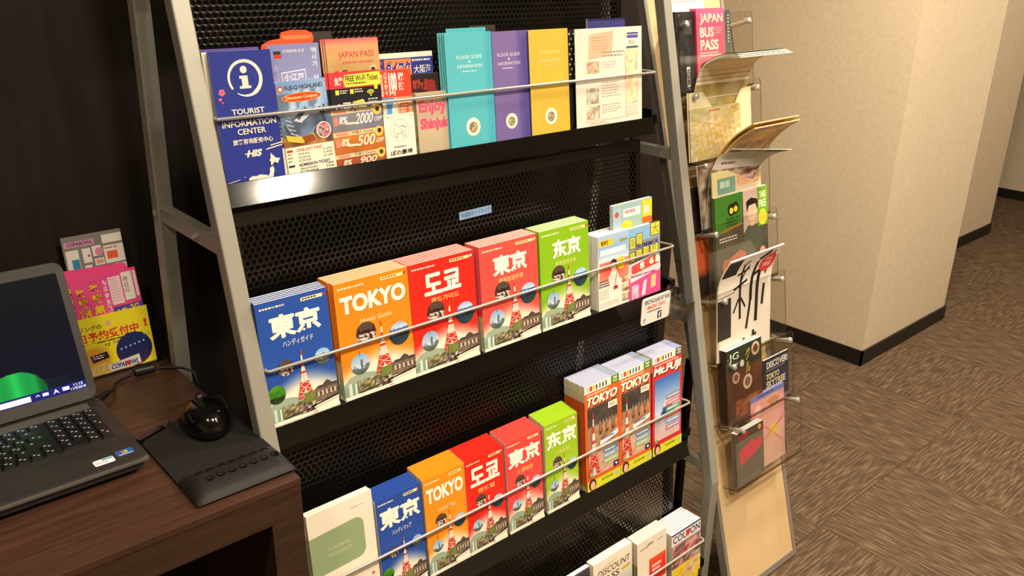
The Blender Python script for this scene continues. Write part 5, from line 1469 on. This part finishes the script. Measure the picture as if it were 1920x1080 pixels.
# ------------------------------------------------------------------ flyers at the back of the desk
hold = thing('flyer_stand', 'black flyer stand at the back of the desk holding yellow and pink flyers', 'stand', (.4000, 1.520, DZ))
b = MB(); b.box(-.078, .078, -.008, .036, .0002, .0030, M['gloss']); b.build('foot_plate', hold)
b = MB()
b.add([(x, y + dy, z) for dy in (0, .002) for x, y, z in ((-.070, .030, .003), (.062, .030, .003), (.062, .050, .150), (-.070, .050, .150))], [(0, 1, 2, 3), (7, 6, 5, 4), (0, 4, 5, 1), (1, 5, 6, 2), (2, 6, 7, 3), (3, 7, 4, 0)], M['gloss'])
b.build('back_plate', hold)
FT = R(9)
def a_yel(A):
    y = '#f0e02c'
    A.rect(0, 0, 1, 1, y)
    A.text('ボウリングの', .03, .14, .44, .225, '#2a2a20', .02); A.ell(.52, .16, .035, '#d9b48a')
    A.text('当日予約受付中', .03, .255, .86, .42, '#d8342a', .03); A.text('!', .93, .22, .965, .36, '#d8342a', .04)
    A.greek(.05, .44, .96, .475, 1, '#3a3a2a', 4, .8); A.text('03(3200)6947', .05, .495, .50, .57, '#2a2a24', .015); A.text('お気軽にお電話下さい!', .53, .475, .97, .53, '#4a5a8a', .01)
    A.disc(.29, .76, .23, lambda u, v: mix(mix(h2('#d9a43c'), h2('#c98a2c'), vn(u * 5, v * 5)), h2(y), max(0, math.hypot(u - .5, v - .5) * 2.4 - .7) * 2.2)); A.poly([(.24, .655), (.44, .63), (.46, .745), (.26, .78)], '#2a1f2c'); A.greek(.27, .67, .43, .74, 2, '#e6dcd0', 5, .7)
    A.poly([(.10, .88), (.40, .80), (.48, .98), (.12, .99)], '#d8b46a')
    for k in range(5): A.line(.14 + .06 * k, .97, .20 + .05 * k, .85, .0006, '#8a6a34')
    A.disc(.76, .70, .215, lambda u, v: mix(mix(h2('#27306a'), h2('#1a1f4c'), v), h2('#8a3a5a'), max(0, v - .55) * vn(u * 9, v * 4, 3) * 2)); 
    for k in range(6): A.ell(.61 + .055 * k, .655 - .012 * k, .012, '#9ad0e8', n=8)
    A.poly([(.42, .865), (.80, .80), (.81, .975), (.44, 1.0)], '#dcd8c8'); A.text('COPABOWL', .455, .875, .785, .965, '#2c2f7a', .04, shear=.03); A.ell(.652, .915, .028, '#d8342a'); A.line(.43, .868, .80, .803, .0007, '#4a4a44')
t = thing('flyer', 'yellow bowling flyer with red characters at the front of the stand', 'flyer', (.3920, 1.5165, DZ + .0033), (-FT, 0, 0)); booklet_parts(t, .147, .1065, .0012, a_yel, None)
def a_pk(A):
    p = '#ee4f92'
    A.rect(0, 0, 1, 1, p)
    A.vtext('家族割引券', .045, .08, .215, .66, '#3a2010', .09); A.vtext('家族割引券', .05, .085, .21, .655, '#f0c41c', .05); A.vtext('家族無料券', .255, .06, .435, .64, '#3a2010', .09); A.vtext('家族無料券', .26, .065, .43, .635, '#f0c41c', .05)
    A.vtext('〜超特別割引券〜', .465, .06, .525, .60, '#fbeef2', .02)
    A.rect(.55, .05, .74, .34, '#f3d6dc'); A.rect(.55, .36, 1, .60, '#5a4aa0'); A.greek(.57, .07, .72, .32, 9, '#d99aa8', 5, .4); A.rect(.76, .03, .92, .32, '#f2ebe4'); A.vtext('確認印', .78, .07, .85, .25, '#4a4a5a', .0); A.rect(.94, .03, .985, .30, '#f4d8e2'); A.text('1G', .6, .39, .74, .46, '#e6c83c', .04); A.text('2G', .8, .37, .94, .44, '#e6c83c', .04)
ps = []
for k in range(5):
    loc = (.3975 - .004 * k + (.010 if k == 0 else 0), 1.5205 + .0028 * k, DZ + .0033 + (.003 * k if k < 4 else .012)); rot = (-FT, .018 * (k - 1.2), 0)
    lb = 'pink ticket flyer in the stand, %s from the front' % ('first', 'second', 'third', 'fourth', 'last')[k]
    if k == 0:
        t = thing('ticket_flyer', lb, 'flyer', loc, rot, 'pink ticket flyers'); booklet_parts(t, .112, .178, .0010, a_pk, None, edge='#ee4f92')
    else: dup(t, loc, rot, lb)
def a_card(A0):
    A0.rect(0, 0, 1, 1, '#827f7c')
    class _V:
        w, h = A0.w, A0.h
        def rect(q, a, b, c, d, col): A0.rect(a, b * .62, c, d * .62, col)
        def text(q, t, a, b, c, d, col, bd): A0.text(t, a, b * .62, c, d * .62, col, bd)
        def greek(q, a, b, c, d, *r): A0.greek(a, b * .62, c, d * .62, *r)
        def ell(q, a, b, r, col): A0.ell(a, b * .62, r, col)
    A = _V()
    w_ = '#e9e4de'
    for r_ in ((.03, .16, .24, .44), (.30, .16, .44, .33), (.47, .15, .62, .27), (.66, .04, 1, .14), (.66, .17, 1, .38), (.30, .36, .42, .42), (.48, .30, .64, .38), (.32, .44, .44, .5), (.48, .42, .66, .48), (.70, .40, .76, .47), (.80, .40, 1, .46)): A.rect(*r_, w_)
    A.rect(.03, .06, .52, .13, '#d99ab4'); A.text('COPABOWL', .07, .07, .50, .115, '#4a3c6a', .03); A.rect(.11, .27, .23, .44, '#3a8ab4'); A.rect(.70, .24, .88, .33, '#e8642c'); A.greek(.68, .19, .9, .22, 1, '#c8503c', 3, .8); A.ell(.58, .22, .07, '#d98aa0'); A.rect(.50, .315, .62, .36, '#e0a090'); A.ell(.40, .25, .02, '#c8342a'); A.ell(.835, .43, .015, '#c8342a')
t = thing('map_card', 'grey and white street map card behind the pink tickets', 'card', (.4030, 1.5385, DZ + .0033), (-FT, 0, 0)); booklet_parts(t, .100, .2470, .0012, a_card, None)
